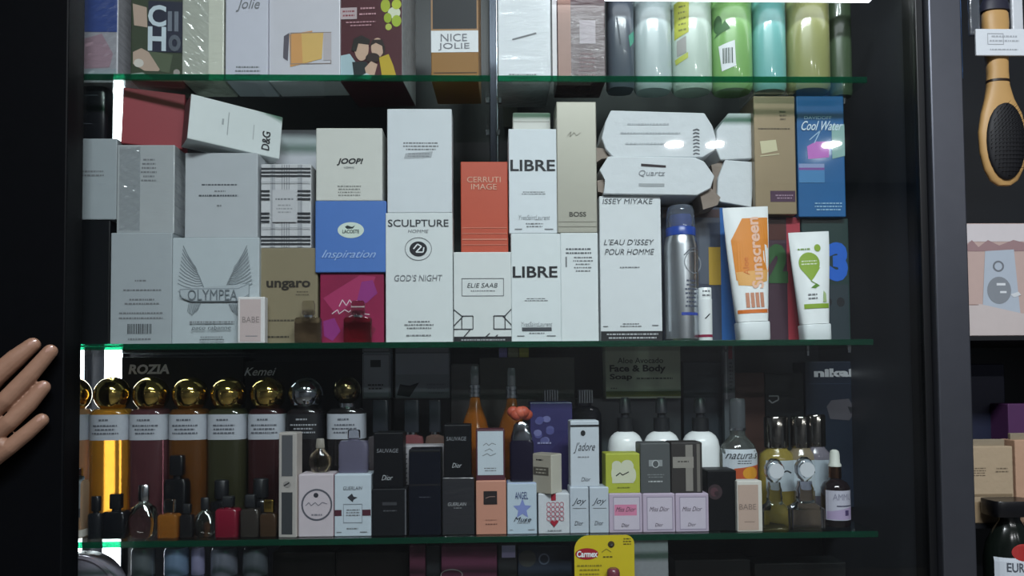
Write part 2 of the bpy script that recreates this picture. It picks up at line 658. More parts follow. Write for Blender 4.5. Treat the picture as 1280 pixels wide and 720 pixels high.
film_wrap(f, 229, 262, -20, 93, 5, 0.5)
f = carton('perfume_box', 'pale lilac carton with grey script at its top', 282, -80, 335, 94, Z1, Y=0.02, d=0.06, mat=paper('c6c6d2'))
f.text('Jolie', 295, -4, 325, 12, GREYINK, shear=0.35)
f.design([('l', 294, 76, 326, 90, 3, GREYINK)], 'fine_print')
f = carton('perfume_box', 'pearly white carton with a picture of an orange bottle lying down', 337, -90, 427, 94, Z1, Y=0.022, d=0.055, mat=M('cdcbd3', rough=0.3), rz=-3)
f.design([('p', [(356, 40), (363, 36), (361, 70), (355, 66)], paper('5c5660')), ('p', [(363, 38), (392, 34), (392, 71), (364, 77)], paper('d39a5e')), ('p', [(378, 36), (406, 36), (404, 68), (380, 73)], paper('d8b168')),
          ('f', 364, 36, 416, 74, 1, paper('8d7f78')), ('r', 406, 37, 416, 70, paper('b9b0b4'))])
f = carton('photo_box', 'maroon carton printed with a photo of an embracing couple', 428, -100, 507, 95, Z1, Y=0.02, d=0.10, mat=paper('4a1520'), side=M('b9bcc0', rough=0.4, scale=120, var=0.4), rz=-5)
SK = paper('c9a791')
f.design([('e', 486, 5, 6, 8, paper('a9b532')), ('e', 497, 14, 8, 7, paper('d8ddc2')), ('e', 489, 20, 5, 6, paper('9cb02b')), ('e', 500, 4, 6, 6, paper('b9c63c')), ('e', 500, 24, 6, 7, paper('a3b936')), ('e', 490, 31, 4, 4, paper('b6bf52')),
          ('r', 429, 6, 450, 20, paper('b9a6aa')), ('l', 431, 8, 448, 18, 2, paper('8a3d48')), ('l', 452, 4, 475, 18, 2, paper('c2929a')), ('l', 436, 22, 474, 30, 2, paper('b78890')),
          ('p', [(429, 64), (441, 62), (448, 72), (446, 90), (429, 94)], paper('a9c0c8')), ('p', [(444, 72), (462, 72), (470, 94), (438, 94), (446, 88)], paper('1c2326')),
          ('e', 456, 56, 9, 15, SK), ('p', [(443, 58), (446, 44), (456, 40), (467, 46), (465, 52), (452, 50), (449, 60)], paper('1e1512')),
          ('e', 476, 56, 8, 12, SK), ('p', [(466, 54), (470, 46), (482, 46), (486, 56), (484, 68), (482, 54), (474, 50)], paper('241410')), ('e', 470, 68, 9, 6, paper('2a1512')),
          ('p', [(478, 68), (490, 64), (496, 78), (500, 92), (482, 93), (480, 80)], paper('c2a52a')), ('p', [(460, 80), (468, 72), (476, 76), (472, 90), (462, 88)], SK), ('p', [(450, 92), (462, 86), (470, 90), (466, 94)], paper('c9d0d4'))], label='photo of a man and a woman cheek to cheek')
f = carton('perfume_box', 'gold and black carton with a white name band', 540, -90, 599, 95, Z1, Y=0.022, d=0.085, mat=paper('96692c'), side=paper('c79f78'), rz=-2)
f.design([('r', 542, -88, 597, 33, paper('1b1c22')), ('r', 540, 34, 599, 60, WHITE), ('f', 540, -89, 599, 34, 2, paper('a67d55')), ('r', 543, 84, 597, 85, paper('4d3617'))])
f.text('NICE', 552, 38, 585, 47, paper('7c7d85'))
f.text('JOLIE', 549, 49, 588, 58, paper('7c7d85'))
f = carton('wrapped_carton', 'white carton in crinkled clear film with a bright edge', 622, -80, 688, 96, Z1, Y=0.02, d=0.10, mat=FILMW)
f.design([('s', [(640, 46), (670, 38)], 2, GREYINK), ('l', 634, 86, 672, 94, 2, GREYINK)], 'fine_print')
f = carton('wrapped_carton', 'maroon and brown carton in shiny clear film', 696, -80, 756, 96, Z1, Y=0.022, d=0.06, mat=M('4f3438', rough=0.35, film=0.9), rz=0)
f.design([('r', 697, -78, 713, 95, M('9b7568', rough=0.4)), ('r', 724, 22, 744, 50, M('9a8c94', rough=0.35, film=0.9)), ('l', 722, 60, 744, 90, 6, paper('8b6f72'))])
EDGEW = paper('e8e4e6')
f.design([('r', 690, -78, 695.5, 95, EDGEW)], 'white_spine')
vessel('shampoo_bottle', 'slate-grey bottle with a green leaf mark', 757, -70, 791, 95, Z1, 0.055,
       [(0, 0.9, 3), (0.02, 1, 3), (0.62, 1, 3), (0.75, 0.55), (0.8, 0.45)], M('545c66', rough=0.3, coat=0.3), dr=1.0, parts=[('cap', [(0.8, 0.55), (1, 0.5)], BLACK)]).design(
    [('p', [(782, 40), (790, 32), (790, 44), (784, 52)], paper('4f9c84')), ('s', [(768, 20), (772, 50)], 2, paper('3d444d'))])


def shampoo(lb, x0, x1, h, hl, Y=0.06):
    return vessel('shampoo_bottle', lb, x0, -75, x1, 96, Z1, Y, [(0, 0.88, 2.2), (0.015, 0.97, 2.2), (0.03, 1, 2.2), (0.66, 1, 2.2), (0.78, 0.7), (0.83, 0.4)],
                  M(h, rough=0.3, coat=0.5), dr=0.8, parts=[('cap', [(0.83, 0.5), (0.98, 0.48), (1, 0.44)], M(hl, rough=0.3))], group='row of tall shampoo bottles')


f = shampoo('grey-white shampoo bottle beside the slate-grey bottle', 791, 838, 'b6c4c4', '7f8a8c')
f = shampoo('greenish white shampoo bottle with a yellow label', 838, 888, 'c0d0c4', '9aa8a0')
f.design([('p', [(840, 2), (856, -2), (855, 36), (840, 42)], paper('b9bd4e')), ('p', [(842, 44), (852, 40), (852, 58), (842, 61)], paper('a7a6a2')), ('p', [(840, 64), (854, 58), (854, 64), (841, 70)], paper('bcc45a')), ('l', 843, 4, 853, 36, 5, paper('7f8243'))], 'label')
f = shampoo('leaf-green shampoo bottle with a bar code sticker', 888, 938, '86b56c', '4d7a3b')
f.design([('e', 893, 26, 4, 10, paper('456b42')), ('p', [(889, 40), (900, 22), (906, 32), (896, 36)], paper('486e45')), ('p', [(893, 50), (911, 45), (912, 73), (896, 78)], WHITE), ('b', 897, 53, 908, 70, paper('55615a'))], 'sticker')
f = shampoo('pale turquoise shampoo bottle with a plain body', 939, 980, '79b8b4', '4d8a86')
f = shampoo('olive-yellow shampoo bottle with a plain body', 982, 1034, '9a9c66', '6b6c40')
f = shampoo('dark moss-green shampoo bottle at the partition', 1034, 1062, '46573f', '2c382a', 0.075)

#SECTION middle shelf
GREYBOX = paper('a3a9ae', rough=0.4)
GREYBOX2 = paper('9da4a9', rough=0.42)
fb = carton('perfume_box', 'black carton standing under a grey carton', 76, 275, 137, 427, Z2, Y=0.03, d=0.06, mat=M('0e1014', rough=0.4))
fg = carton('perfume_box', 'plain grey carton on top of the black carton', 74, 173, 146, 275, top(fb), Y=0.028, d=0.07, mat=GREYBOX2)
fg.design([('l', 96, 212, 134, 222, 2, GREYINK)], 'fine_print')
f = vessel('perfume_flask', 'black flask with rounded shoulders on a grey carton', 97, 105, 138, 172, top(fg), 0.055, [(0, 0.96, 5), (0.02, 1, 5), (0.86, 1, 5), (0.96, 0.9, 4), (1, 0.78, 4)], M('13151a', rough=0.3), dr=0.6)
f.design([('r', 106, 121, 128, 122, paper('3a3e46')), ('r', 109, 152, 122, 153, paper('3a3e46'))], 'fine_rules')
f5 = carton('perfume_box', 'light grey carton with centred small print and a bar code', 138, 291, 215, 427, Z2, Y=0.02, d=0.07, mat=GREYBOX)
f5.design([('l', 168, 347, 184, 352, 1, GREYINK), ('l', 150, 358, 206, 364, 1, GREYINK), ('l', 155, 370, 200, 380, 2, GREYINK), ('l', 145, 386, 208, 398, 2, GREYINK), ('l', 156, 418, 194, 423, 1, GREYINK)], 'fine_print')
f5.design([('b', 160, 402, 190, 414, paper('44484c'))], 'bar_code')
f4 = carton('wrapped_carton', 'light grey film-wrapped carton beneath the red carton', 146, 181, 218, 291, top(f5), Y=0.024, d=0.05, mat=M('a9adb0', rough=0.35, film=0.5))
film_wrap(f4, 150, 176, 184, 288, 14, -0.3, 0.014)
f4.design([('l', 176, 197, 196, 228, 6, GREYINK)], 'fine_print')
f = carton('perfume_box', 'plain dark red carton on the light grey film-wrapped carton', 150, 113, 220, 179, top(f4), Y=0.03, d=0.045, mat=paper('8a2832'), rz=14, ry=2.0)
f8 = carton('perfume_box', 'pale grey carton with an embossed pair of wings', 215, 297, 324, 427, Z2, Y=0.018, d=0.075, mat=paper('b3bbc0', rough=0.42))
WG = paper('7f868c')
wing = []
for sx in (-1, 1):
    for i in range(11):
        e = (269 + sx * (47 - i * 0.7), 353 - i * 4.6)
        b = (269 + sx * (15 + i * 0.9), 358 - i * 2.5)
        m = ((b[0] * 1.1 + e[0] * 0.9) / 2, (b[1] + e[1]) / 2 + 3.5)
        wing.append([b, ((b[0] + m[0]) / 2, (b[1] + m[1]) / 2 + 1.2), m, ((m[0] + e[0]) / 2, (m[1] + e[1]) / 2 + 1), e])
    wing.append([(269 + sx * 14, 358), (269 + sx * 20, 344), (269 + sx * 30, 328), (269 + sx * 40, 307)])
    for i in range(8):
        wing.append([(269 + sx * (18 + i * 2.0), 377), (269 + sx * (22 + i * 1.7), 386 + (4 - abs(i - 4)) * 1.5)])
f8.design([('s', w, 0.9, WG) for w in wing] + [('p', [(224, 360), (312, 354), (312, 368), (300, 375), (240, 375), (228, 370)], paper('a9b1b7')), ('s', [(226, 361), (240, 360), (298, 360), (312, 354), (312, 367), (298, 375), (240, 375), (226, 370), (226, 361)], 0.9, WG)], 'embossed_wings', 'grey line drawing of two spread wings')
f8.text('OLYMPEA', 236, 361, 298, 374, paper('6d747a'))
f8.text('paco rabanne', 241, 405, 290, 411, paper('3c4146'), shear=0.2)
f8.design([('l', 232, 398, 300, 403, 1, GREYINK), ('l', 246, 417, 286, 424, 2, GREYINK)], 'fine_print')
f7 = carton('perfume_box', 'light grey carton with small print, on the winged carton', 231, 191, 322, 297, top(f8), Y=0.02, d=0.075, mat=M('b4b8bd', rough=0.35, coat=0.2))
f7.design([('l', 248, 229, 301, 233, 1, paper('50545a')), ('l', 266, 237, 284, 241, 1, GREYINK), ('l', 248, 242, 298, 247, 1, paper('50545a')), ('l', 270, 255, 278, 259, 1, GREYINK)], 'fine_print')
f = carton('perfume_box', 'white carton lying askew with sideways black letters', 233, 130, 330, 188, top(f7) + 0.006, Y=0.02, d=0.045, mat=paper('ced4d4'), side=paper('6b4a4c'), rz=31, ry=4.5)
f.text('D&G', 309, 155, 318, 180, INK, rot=90, bold=0.02)
f.design([('r', 272, 142, 273, 172, paper('9aa0a2')), ('r', 266, 152, 268, 160, paper('9aa0a2')), ('r', 299, 150, 300, 170, paper('a9aeb0'))], 'fine_print')
f9 = carton('perfume_box', 'small pink carton with white edges before the winged carton', 297, 371, 331, 427, Z2, Y=0.003, d=0.014, mat=paper('d6d3d3'))
f9.design([('r', 300, 374, 326, 425, paper('bfaead')), ('r', 307, 418, 322, 419, GREYINK)], 'pink_panel')
f9.text('BABE', 303, 395, 324, 402, paper('8f8382'))
f11 = carton('perfume_box', 'olive-tan carton with dark lower-case name', 325, 310, 397, 427, Z2, Y=0.026, d=0.07, mat=paper('857a62', rough=0.45))
f11.text('ungaro', 333, 350, 388, 362, paper('2c261f'), bold=0.03)
f11.design([('l', 368, 362, 388, 369, 2, paper('5a503f')), ('l', 334, 396, 376, 401, 1, paper('4b4336')), ('l', 334, 416, 362, 421, 1, paper('3a342a'))], 'fine_print')
f10 = carton('perfume_box', 'black, white and grey checked carton on the olive-tan carton', 326, 205, 389, 310, top(f11), Y=0.026, d=0.06, mat=paper('c3c3c6'))
CK, CG = paper('2b2d33'), paper('8f9096')
ck = [('r', 338, 206, 344, 309, paper('a9aaaf')), ('r', 372, 206, 378, 309, paper('a9aaaf'))]
for x in (352, 355, 358, 361):
    ck += [('r', x, 206, x + 1, 237, CG), ('r', x, 277, x + 1, 309, CG)]
for x in (340, 376):
    ck.append(('r', x, 206, x + 1, 309, CG))
for y in (210, 214.5, 219, 295, 299.5, 304):
    ck.append(('r', 326.5, y, 388.5, y + 2, CK))
for y in (238, 243, 248, 266, 271, 276):
    ck += [('r', 326.5, y, 337.5, y + 2, CK), ('r', 372, y, 388.5, y + 2, CK)]
for y in (228, 285):
    ck.append(('r', 326.5, y, 388.5, y + 0.8, CG))
ck += [('r', 341, 238, 371, 278, paper('bcbcc0'))]
f10.design(ck, 'checked_pattern', 'dark checked lines on pale ground')
f10.design([('l', 341, 247, 371, 252, 1, GREYINK), ('l', 346, 255, 366, 268, 3, paper('96979b'))], 'fine_print')
f = carton('perfume_box', 'dull grey carton behind the checked carton', 320, 162, 396, 427, Z2, Y=0.10, d=0.05, mat=paper('bdbfc6'))
f = carton('perfume_box', 'dark blue carton behind the blue carton', 383, 272, 410, 427, Z2, Y=0.105, d=0.012, mat=paper('28304f'), flaps=False)
f14 = carton('perfume_box', 'magenta carton printed like crumpled silk', 400, 341, 480, 427, Z2, Y=0.026, d=0.06, mat=M('8c2048', rough=0.4, scale=16, var=0.35))
MG = paper('8b2a78')
f14.design([('p', [(404, 372), (420, 362), (450, 344), (470, 346), (462, 364), (438, 380), (420, 392)], paper('a12a5c')), ('p', [(452, 352), (466, 350), (472, 366), (458, 378), (446, 376)], MG), ('p', [(404, 400), (418, 396), (426, 412), (416, 424), (405, 418)], MG), ('p', [(430, 386), (452, 392), (470, 410), (462, 424), (440, 420)], paper('7d1d3c'))], label='folds of crimson and violet silk')
WS = paper('d9c3cc')
f14.design([('s', [(424, 382), (428, 374), (433, 381), (437, 374), (441, 380), (446, 375), (452, 378)], 1.1, WS), ('s', [(415, 391), (422, 386), (424, 391), (431, 386), (436, 389), (443, 383), (456, 383)], 1.1, WS), ('s', [(436, 395), (446, 390), (462, 392)], 1.1, WS)], 'script_lettering')
f13 = carton('perfume_box', 'sky-blue carton with a white oval badge', 394, 251, 483, 341, top(f14), Y=0.022, d=0.065, mat=paper('4d76bd', rough=0.45))
f13.design([('e', 438.5, 288, 16.5, 10, paper('cfdcd2')), ('p', [(431, 284), (434, 282), (440, 284), (444, 282), (441, 286), (434, 286.5)], paper('1d2a2e'))], 'oval_badge')
f13.text('LACOSTE', 428, 287.5, 449, 292, paper('1d2a2e'), bold=0.02)
f13.text('Inspiration', 402, 313, 470, 326, paper('9db8e4'), shear=0.5)
f12 = carton('perfume_box', 'cream carton with a bold black name ending in an exclamation mark', 395, 160, 478, 251, top(f13), Y=0.022, d=0.045, mat=paper('cdcdc7'))
f12.text('JOOP!', 421, 198, 454, 207, INK, shear=0.25, bold=0.03)
f12.text('HOMME', 430, 208.5, 443, 211, GREYINK)
f12.design([('l', 419, 231, 454, 246, 4, paper('8b8b87'))], 'fine_print')
# two small clear bottles standing before the tan and the magenta cartons
for x0, x1, h, lb in ((369, 402, 'c9bdb4', 'small clear square bottle before the olive-tan carton'), (430, 465, 'd98a94', 'small clear square bottle with pink liquid before the magenta carton')):
    f = vessel('miniature_bottle', lb, x0, 376, x1, 427, Z2, 0.011, [(0, 0.96, 6), (0.03, 1, 6), (0.55, 1, 6), (0.6, 0.9, 5), (0.62, 0.3), (0.66, 0.3)], glass(h), dr=0.42,
               parts=[('stopper', [(0.66, 0.42, 3), (0.7, 0.5, 3), (0.92, 0.5, 3), (1, 0.4, 3)], glass('dcd8d2')), ('collar', [(0.62, 0.34), (0.66, 0.34)], SILVER)])
f16 = carton('perfume_box', 'tall white carton with name above a round black emblem', 482, 266, 566, 427, Z2, Y=0.02, d=0.04, mat=paper('d7dcdd'))
f16.text('SCULPTURE', 485, 274.5, 561, 283.5, paper('3b3d42'), bold=0.012)
f16.text('HOMME', 510, 287, 536, 291, paper('6d6f74'), shear=0.2)
f16.design([('o', 523, 311, 17, 14.5, 0.9, GREYINK), ('e', 523, 311, 11, 9.3, paper('1a1c24')), ('s', [(517, 311), (522, 305), (527, 308), (520, 315), (529, 315), (530, 309)], 1.6, WHITE)], 'round_emblem', 'black round emblem inside a thin ring')
f16.text("GOD'S NIGHT", 493, 343, 553, 351, paper('7d8085'), shear=0.15)
f16.design([('l', 504, 399, 543, 411, 3, GREYINK), ('l', 506, 416, 540, 420, 1, GREYINK)], 'fine_print')
f15 = carton('perfume_box', 'tall white carton with small print, topmost beside the cream carton', 484, 136, 565, 266, top(f16), Y=0.02, d=0.036, mat=paper('d2d7dc'))
f15.design([('l', 502, 177, 550, 189, 3, GREYINK)], 'fine_print')
f15.design([('p', [(507, 192), (541, 189.5), (539, 197), (505, 198.5)], paper('a9adb2')), ('l', 509, 191, 538, 197, 2, paper('7d8085'))], 'name_mark')
f18 = carton('perfume_box', 'white carton with drawn bow corners and a framed name', 567, 315, 641, 425, Z2, Y=0.02, d=0.06, mat=paper('d7dbdb'))
f18.text('ELIE SAAB', 584, 353, 622, 358.5, paper('3d3f44'), shear=0.2)
f18.design([('f', 577, 347, 630, 369, 0.9, GREYINK), ('l', 586, 361, 621, 364, 1, GREYINK)], 'name_frame')
bows = [[(567, 385), (577, 393), (591, 393), (591, 409), (567, 409)], [(567, 405), (579, 393)], [(577, 393), (577, 409)], [(640, 384), (631, 393), (617, 393), (617, 409), (640, 409)], [(640, 405), (628, 393)], [(631, 393), (631, 409)], [(588, 409), (578, 420)], [(612, 414), (600, 424)], [(622, 416), (612, 424)]]
f18.design([('r', 567.3, 418, 640.7, 426, paper('1c1b21'))] + [('s', b, 1.2, paper('33343a')) for b in bows] + [('l', 572, 420, 636, 424, 1, paper('a9aaae'))], 'drawn_bows', 'thin dark ribbon lines above a black base band')
f17 = carton('perfume_box', 'orange-red carton with silver name on the bow-printed carton', 576, 202, 635, 315, top(f18), Y=0.024, d=0.05, mat=paper('c0523a', rough=0.42))
f17.text('CERRUTI', 584, 221, 626, 228, paper('d6a892'))
f17.text('IMAGE', 589, 230, 621, 237, paper('d6a892'))
f17.design([('r', 577, 284, 634, 285, paper('d27a64')), ('r', 577, 291, 634, 292, paper('d27a64')), ('r', 577, 298, 634, 299.5, paper('d68670')), ('r', 577, 305, 634, 306, paper('d27a64'))], 'silver_bands')
f20 = carton('perfume_box', 'white carton with a large black name, lower of a stacked pair', 639, 292, 701, 427, Z2, Y=0.018, d=0.06, mat=paper('dbe1e3'), group=None)
f19 = carton('perfume_box', 'white carton with a large black name, upper of a stacked pair', 636, 161, 696, 292, top(f20), Y=0.018, d=0.06, mat=paper('dbe1e6'))
for f, dx, dy in ((f20, 3, 133), (f19, 0, 0)):
    f.text('LIBRE', 638 + dx, 200 + dy, 694 + dx, 214 + dy, paper('17181f'), bold=0.02)
    f.text('YvesSaintLaurent', 648 + dx, 269 + dy, 687 + dx, 275 + dy, paper('93979c'), shear=0.3)
    f.design([('l', 650 + dx, 239 + dy, 684 + dx, 244 + dy, 2, GREYINK), ('l', 655 + dx, 278 + dy, 680 + dx, 285 + dy, 2, GREYINK), ('r', 643 + dx, 286 + dy, 652 + dx, 287.2 + dy, GREYINK), ('r', 680 + dx, 286 + dy, 691 + dx, 287.2 + dy, GREYINK)], 'fine_print')
f20.design([('r', 652, 409, 689, 413.5, paper('44474d'))], 'dark_name_bar')
f = carton('perfume_box', 'small cream carton lying on the upper name-printed carton', 641, 141, 688, 161, top(f19), Y=0.05, d=0.025, mat=paper('d3d2cc'))
f.design([('r', 642, 148, 687, 149, paper('b2b1aa'))], 'lid_seam')
f22 = carton('perfume_box', 'slim white carton with small slanted print near its top', 701, 291, 748, 427, Z2, Y=0.018, d=0.05, mat=paper('dce1e3'))
f22.design([('l', 706, 309, 741, 319, 2, paper('55585e')), ('l', 716, 320, 742, 341, 5, GREYINK), ('r', 707, 321, 709, 334, GREYINK)], 'fine_print')
f21 = carton('perfume_box', 'tall beige metallic carton on a slim white carton', 696, 127, 746, 291, top(f22), Y=0.018, d=0.05, mat=M('aba89c', rough=0.35, metal=0.25, var=0.03))
f21.text('BOSS', 711, 265, 732, 271, paper('4d4b44'), bold=0.02)
f21.design([('s', [(710, 170), (714, 165), (713, 171), (718, 166), (721, 170), (726, 166)], 1.0, paper('918e82'))], 'faint_mark')
f21.design([('r', 697, 277, 745, 277.7, paper('8b887c')), ('r', 697, 283, 745, 283.7, paper('8b887c'))], 'fine_rules')
f24 = carton('perfume_box', 'broad white carton with black foot band and spaced capitals', 750, 245, 827, 425, Z2, Y=0.018, d=0.06, mat=paper('d9dde0'))
f24.design([('r', 750.3, 412.5, 826.7, 425.5, paper('15161b')), ('l', 757, 414, 822, 423, 2, paper('b4b6ba'))], 'black_foot_band')
f24.text('ISSEY MIYAKE', 754, 248.5, 817, 255, paper('55585d'), shear=0.15)
f24.text("L'EAU D'ISSEY", 755, 299, 818, 306, paper('4f5257'), shear=0.25)
f24.text('POUR HOMME', 756, 311, 818, 318, paper('4f5257'), shear=0.25)
f24.design([('l', 773, 332, 801, 335.5, 1, GREYINK), ('l', 774, 402, 801, 408, 2, GREYINK), ('r', 753, 406, 759, 407, GREYINK), ('r', 814, 405, 822, 406, GREYINK)], 'fine_print')


def cut_carton(lb, pts, base, Y, d, x0, y0, x1, y1, kraft, ry=0.0):
    """white carton lying down with crushed, cut-off corners; torn kraft inside shows at the ends"""
    a, b = W(x0, (y0 + y1) / 2, Y), W(x1, (y0 + y1) / 2, Y)
    w = b.x - a.x
    h = W((x0 + x1) / 2, y0, Y).z - base
    loc = lambda p: (((p[0] - x0) / (x1 - x0) - 0.5) * w, (1 - (p[1] - y0) / (y1 - y0)) * h)
    bm = bmesh.new()
    add_prism(bm, [loc(p) for p in pts], -d / 2, d / 2)
    bmesh.ops.bevel(bm, geom=bm.edges[:], offset=0.001, segments=1, affect='EDGES')
    o = finish(bm, 'crushed_carton', paper('d6dade', bump=0.3))
    o.location = ((a.x + b.x) / 2, Y + d / 2, base)
    o.rotation_euler = (0, R(ry), 0)
    tag(o, lb, 'box')
    o['top'] = base + h
    for kp in kraft:
        part(o, 'torn_flap', paper('8a7b70', bump=0.5), lambda q: add_prism(q, [loc(p) for p in kp], -d / 2 + 0.006, d / 2 - 0.012))
    return Face(o, (x0, y0, x1, y1), w, h, -d / 2)


TB = top(f24)
fq = cut_carton('crushed white carton with a dark bar over its name, on the broad white carton', [(760, 196), (868, 196), (880, 201), (893, 220), (888, 236), (871, 245), (754, 244.5), (757, 226), (749, 214)], TB, 0.012, 0.06, 749, 196, 893, 245,
               [[(747, 226), (757, 224), (756, 242), (748, 240)], [(876, 241), (890, 234), (902, 246), (898, 256), (880, 262)]], ry=0.6)
fq.design([('p', [(801, 205), (832, 207), (832, 210), (801, 208.5)], paper('241018')), ('r', 798, 230.5, 830, 234.5, paper('a3a7aa'))], 'dark_bars')
fq.text('Quartz', 798, 213.5, 831, 222, paper('8a8d92'), shear=0.2)
fu = cut_carton('crushed white carton with sideways lettering, topmost beside the beige carton', [(764, 138), (881, 141), (891, 157), (895, 172), (893, 187), (878, 195.5), (766, 195.5), (757, 186), (752, 172), (757, 152)], top(fq), 0.014, 0.06, 750, 138, 896, 195.5,
               [[(745, 182), (762, 184), (764, 194), (752, 196), (746, 200)]])
fu.design([('s', [(866, 192 - i * 4.2), (869 + (i % 2) * 2, 190.5 - i * 4.2), (874, 192 - i * 4.2)], 1.5, paper('5c5f66')) for i in range(8)], 'sideways_lettering')
fu.design([('l', 774, 152, 846, 158, 1, paper('b3b7bc')), ('l', 774, 163, 852, 169, 1, paper('b3b7bc')), ('l', 776, 176, 850, 182, 1, paper('b9bdc2'))], 'fine_print')

# three numbered boxes standing behind the tubes
def numbered(lb, x0, x1, ytop, num, numcol, rect, base_mat, stripe):
    f = carton('numbered_box', lb, x0, ytop, x1, 427, Z2, Y=0.06, d=0.07, mat=base_mat, group='numbered boxes behind the tubes')
    if stripe:
        f.design([('r', *stripe[:4], stripe[4])], 'coloured_stripe')
    if num:
        f.text(num, *rect, numcol, bold=0.08)
    return f


n1 = numbered('dark blue-grey box with a yellow numeral and a blue stripe', 828, 922, 259, '1', paper('b08d22'), (886, 309, 901, 356), M('3c4354', rough=0.3), (901, 260, 921, 426, paper('2263ab')))
n1.design([('r', 874, 285, 888, 355, M('565d6a', rough=0.25)), ('r', 830, 262, 900, 272, paper('3a2226'))], 'printed_panel')
n2 = numbered('plum-coloured box with a green numeral and a red stripe', 940, 1002, 271, '2', paper('2c5a2c'), (961, 305, 985, 354), M('45303c', rough=0.3), (984, 272, 1001, 426, paper('a83442')))
n2.design([('r', 942, 274, 983, 300, M('4a2018', rough=0.35))], 'printed_panel')
n3 = numbered('dark green box with a large blue numeral', 1003, 1062, 273, '3', paper('1a5fc4'), (1036, 303, 1060, 352), M('243a38', rough=0.3), None)
n3.design([('r', 1006, 356, 1060, 425, M('2f3a40', rough=0.3)), ('e', 1018, 378, 5, 6, paper('14171c')), ('e', 1034, 378, 5, 6, paper('14171c')), ('e', 1050, 378, 5, 6, paper('14171c'))], 'printed_panel')
fd = cut_carton('small crushed white carton tilted on the dark blue-grey numbered box', [(906, 200), (943, 202), (939, 257), (900, 251), (896, 246), (897, 222)], top(n1) - 0.001, 0.056, 0.06, 896, 200, 943, 257, [[(890, 205), (904, 201), (900, 250), (891, 252), (893, 222)]], ry=1.0)
fe = cut_carton('small crushed white carton with one corner cut, beside the gold carton', [(911, 141.5), (943, 141.5), (943, 198), (900, 200), (895, 186), (896, 163)], top(fd), 0.056, 0.06, 895, 141, 943, 200, [])
f29 = carton('perfume_box', 'tall gold metallic carton with a purple block, above the plum box', 943, 120, 995, 271, top(n2), Y=0.045, d=0.06, mat=M('8f7f66', rough=0.32, metal=0.45, scale=25, var=0.1), top=paper('d9c9a8'), rz=0)
f29.design([('r', 962, 241, 993, 255, paper('4d3248')), ('l', 968, 245, 991, 252, 2, paper('a58a9c')), ('p', [(950, 178), (970, 176), (972, 190), (952, 194)], paper('cfc7a4')), ('s', [(950, 197), (974, 194)], 1.2, paper('cfc7a4')), ('l', 946, 160, 990, 164, 1, paper('594c3c')), ('l', 975, 138, 984, 152, 3, paper('6d5f4c'))])
f30 = carton('perfume_box', 'bright blue carton with white brushed script and a painted pink reflection', 997, 120, 1056, 273, top(n3), Y=0.05, d=0.055, mat=M('1d5f97', rough=0.35, coat=0.3, scale=20, var=0.12))
f30.design([('p', [(1009, 184), (1020, 178), (1037, 178), (1036, 198), (1010, 200)], paper('c274c4')), ('r', 998, 206, 1030, 211, paper('8d9cc4')), ('r', 998, 211, 1030, 214, paper('7d4f96')), ('r', 998, 214, 1030, 230, paper('4a82b4')),  # the pink patch paints in a reflection from the door glass
            ('s', [(1012, 176), (1026, 164), (1018, 180)], 1.2, paper('9fc0dc')), ('l', 1016, 254, 1052, 266, 3, paper('8fb6d4')), ('p', [(1040, 158), (1056, 156), (1056, 196), (1040, 200)], paper('8fb3ae'))])  # the pale teal patch is a white glass reflection put into the colour
f30.text('DAVIDOFF', 1006, 146, 1040, 150, paper('a9c6de'))
f30.text('Cool Water', 1002, 152, 1054, 164, paper('cfe0ec'), shear=0.5, bold=0.01)

# spray can, little tube, squeeze tubes
fc = vessel('spray_can', 'silver deodorant spray can with a clear and blue cap', 831, 258, 872, 425, Z2, 0.024, [(0, 0.9), (0.015, 1.0), (0.7, 1.0), (0.755, 0.93), (0.77, 0.88)], metal('c4c8cd', 0.3), parts=[
    ('blue_collar', [(0.772, 0.89), (0.83, 0.89), (0.835, 0.86)], glossy('23449c')), ('spray_button', [(0.835, 0.42), (0.9, 0.5), (0.93, 0.4)], glossy('2d4aa6')), ('clear_cap', [(0.836, 0.87), (0.96, 0.82), (0.99, 0.74), (1.0, 0.62)], glass('b9c4d8', trans=0.85))])
fc.design([('r', 846, 391, 868, 394.5, paper('27409c')), ('o', 863, 330, 13, 14, 1.2, paper('7b7f86')), ('s', [(850, 322), (858, 314), (868, 312)], 1.6, paper('5f636b')), ('l', 850, 350, 868, 386, 7, paper('4d5467'))], 'can_print')
fl = vessel('lip_balm_tube', 'thin white tube with a crimson ring beside the spray can', 873, 360, 890, 424, Z2, 0.012, [(0, 0.98), (0.01, 1.0), (0.78, 1.0), (0.785, 0.94), (0.99, 0.94), (1.0, 0.88)], WHITEPLASTIC, parts=[('crimson_ring', [(0.06, 1.02), (0.11, 1.02)], paper('8d1540'))])
fl.design([('s', [(879, 398), (885, 392)], 1.4, INK), ('l', 876, 362, 887, 372, 2, GREYINK)], 'fine_print')


def tube(lb, x0, y0, x1, y1, Y, caph, ry):
    return vessel('squeeze_tube', lb, x0, y0, x1, y1, Z2, Y, [(caph, 0.66, 3, 0.46), (caph + 0.02, 0.70, 2.4, 0.46), (caph + 0.3, 0.82, 2.4, 0.34), (0.75, 0.95, 2.4, 0.18), (0.93, 0.99, 2.5, 0.06), (1.0, 1.0, 3, 0.04)], WHITEPLASTIC,
                  parts=[('screw_cap', [(0, 0.66, 4, 0.5), (0.01, 0.68, 4, 0.52), (caph - 0.012, 0.70, 4, 0.52), (caph - 0.004, 0.68, 4, 0.5)], glossy('dfe4e6', rough=0.3))], cat='tube', ry=ry)


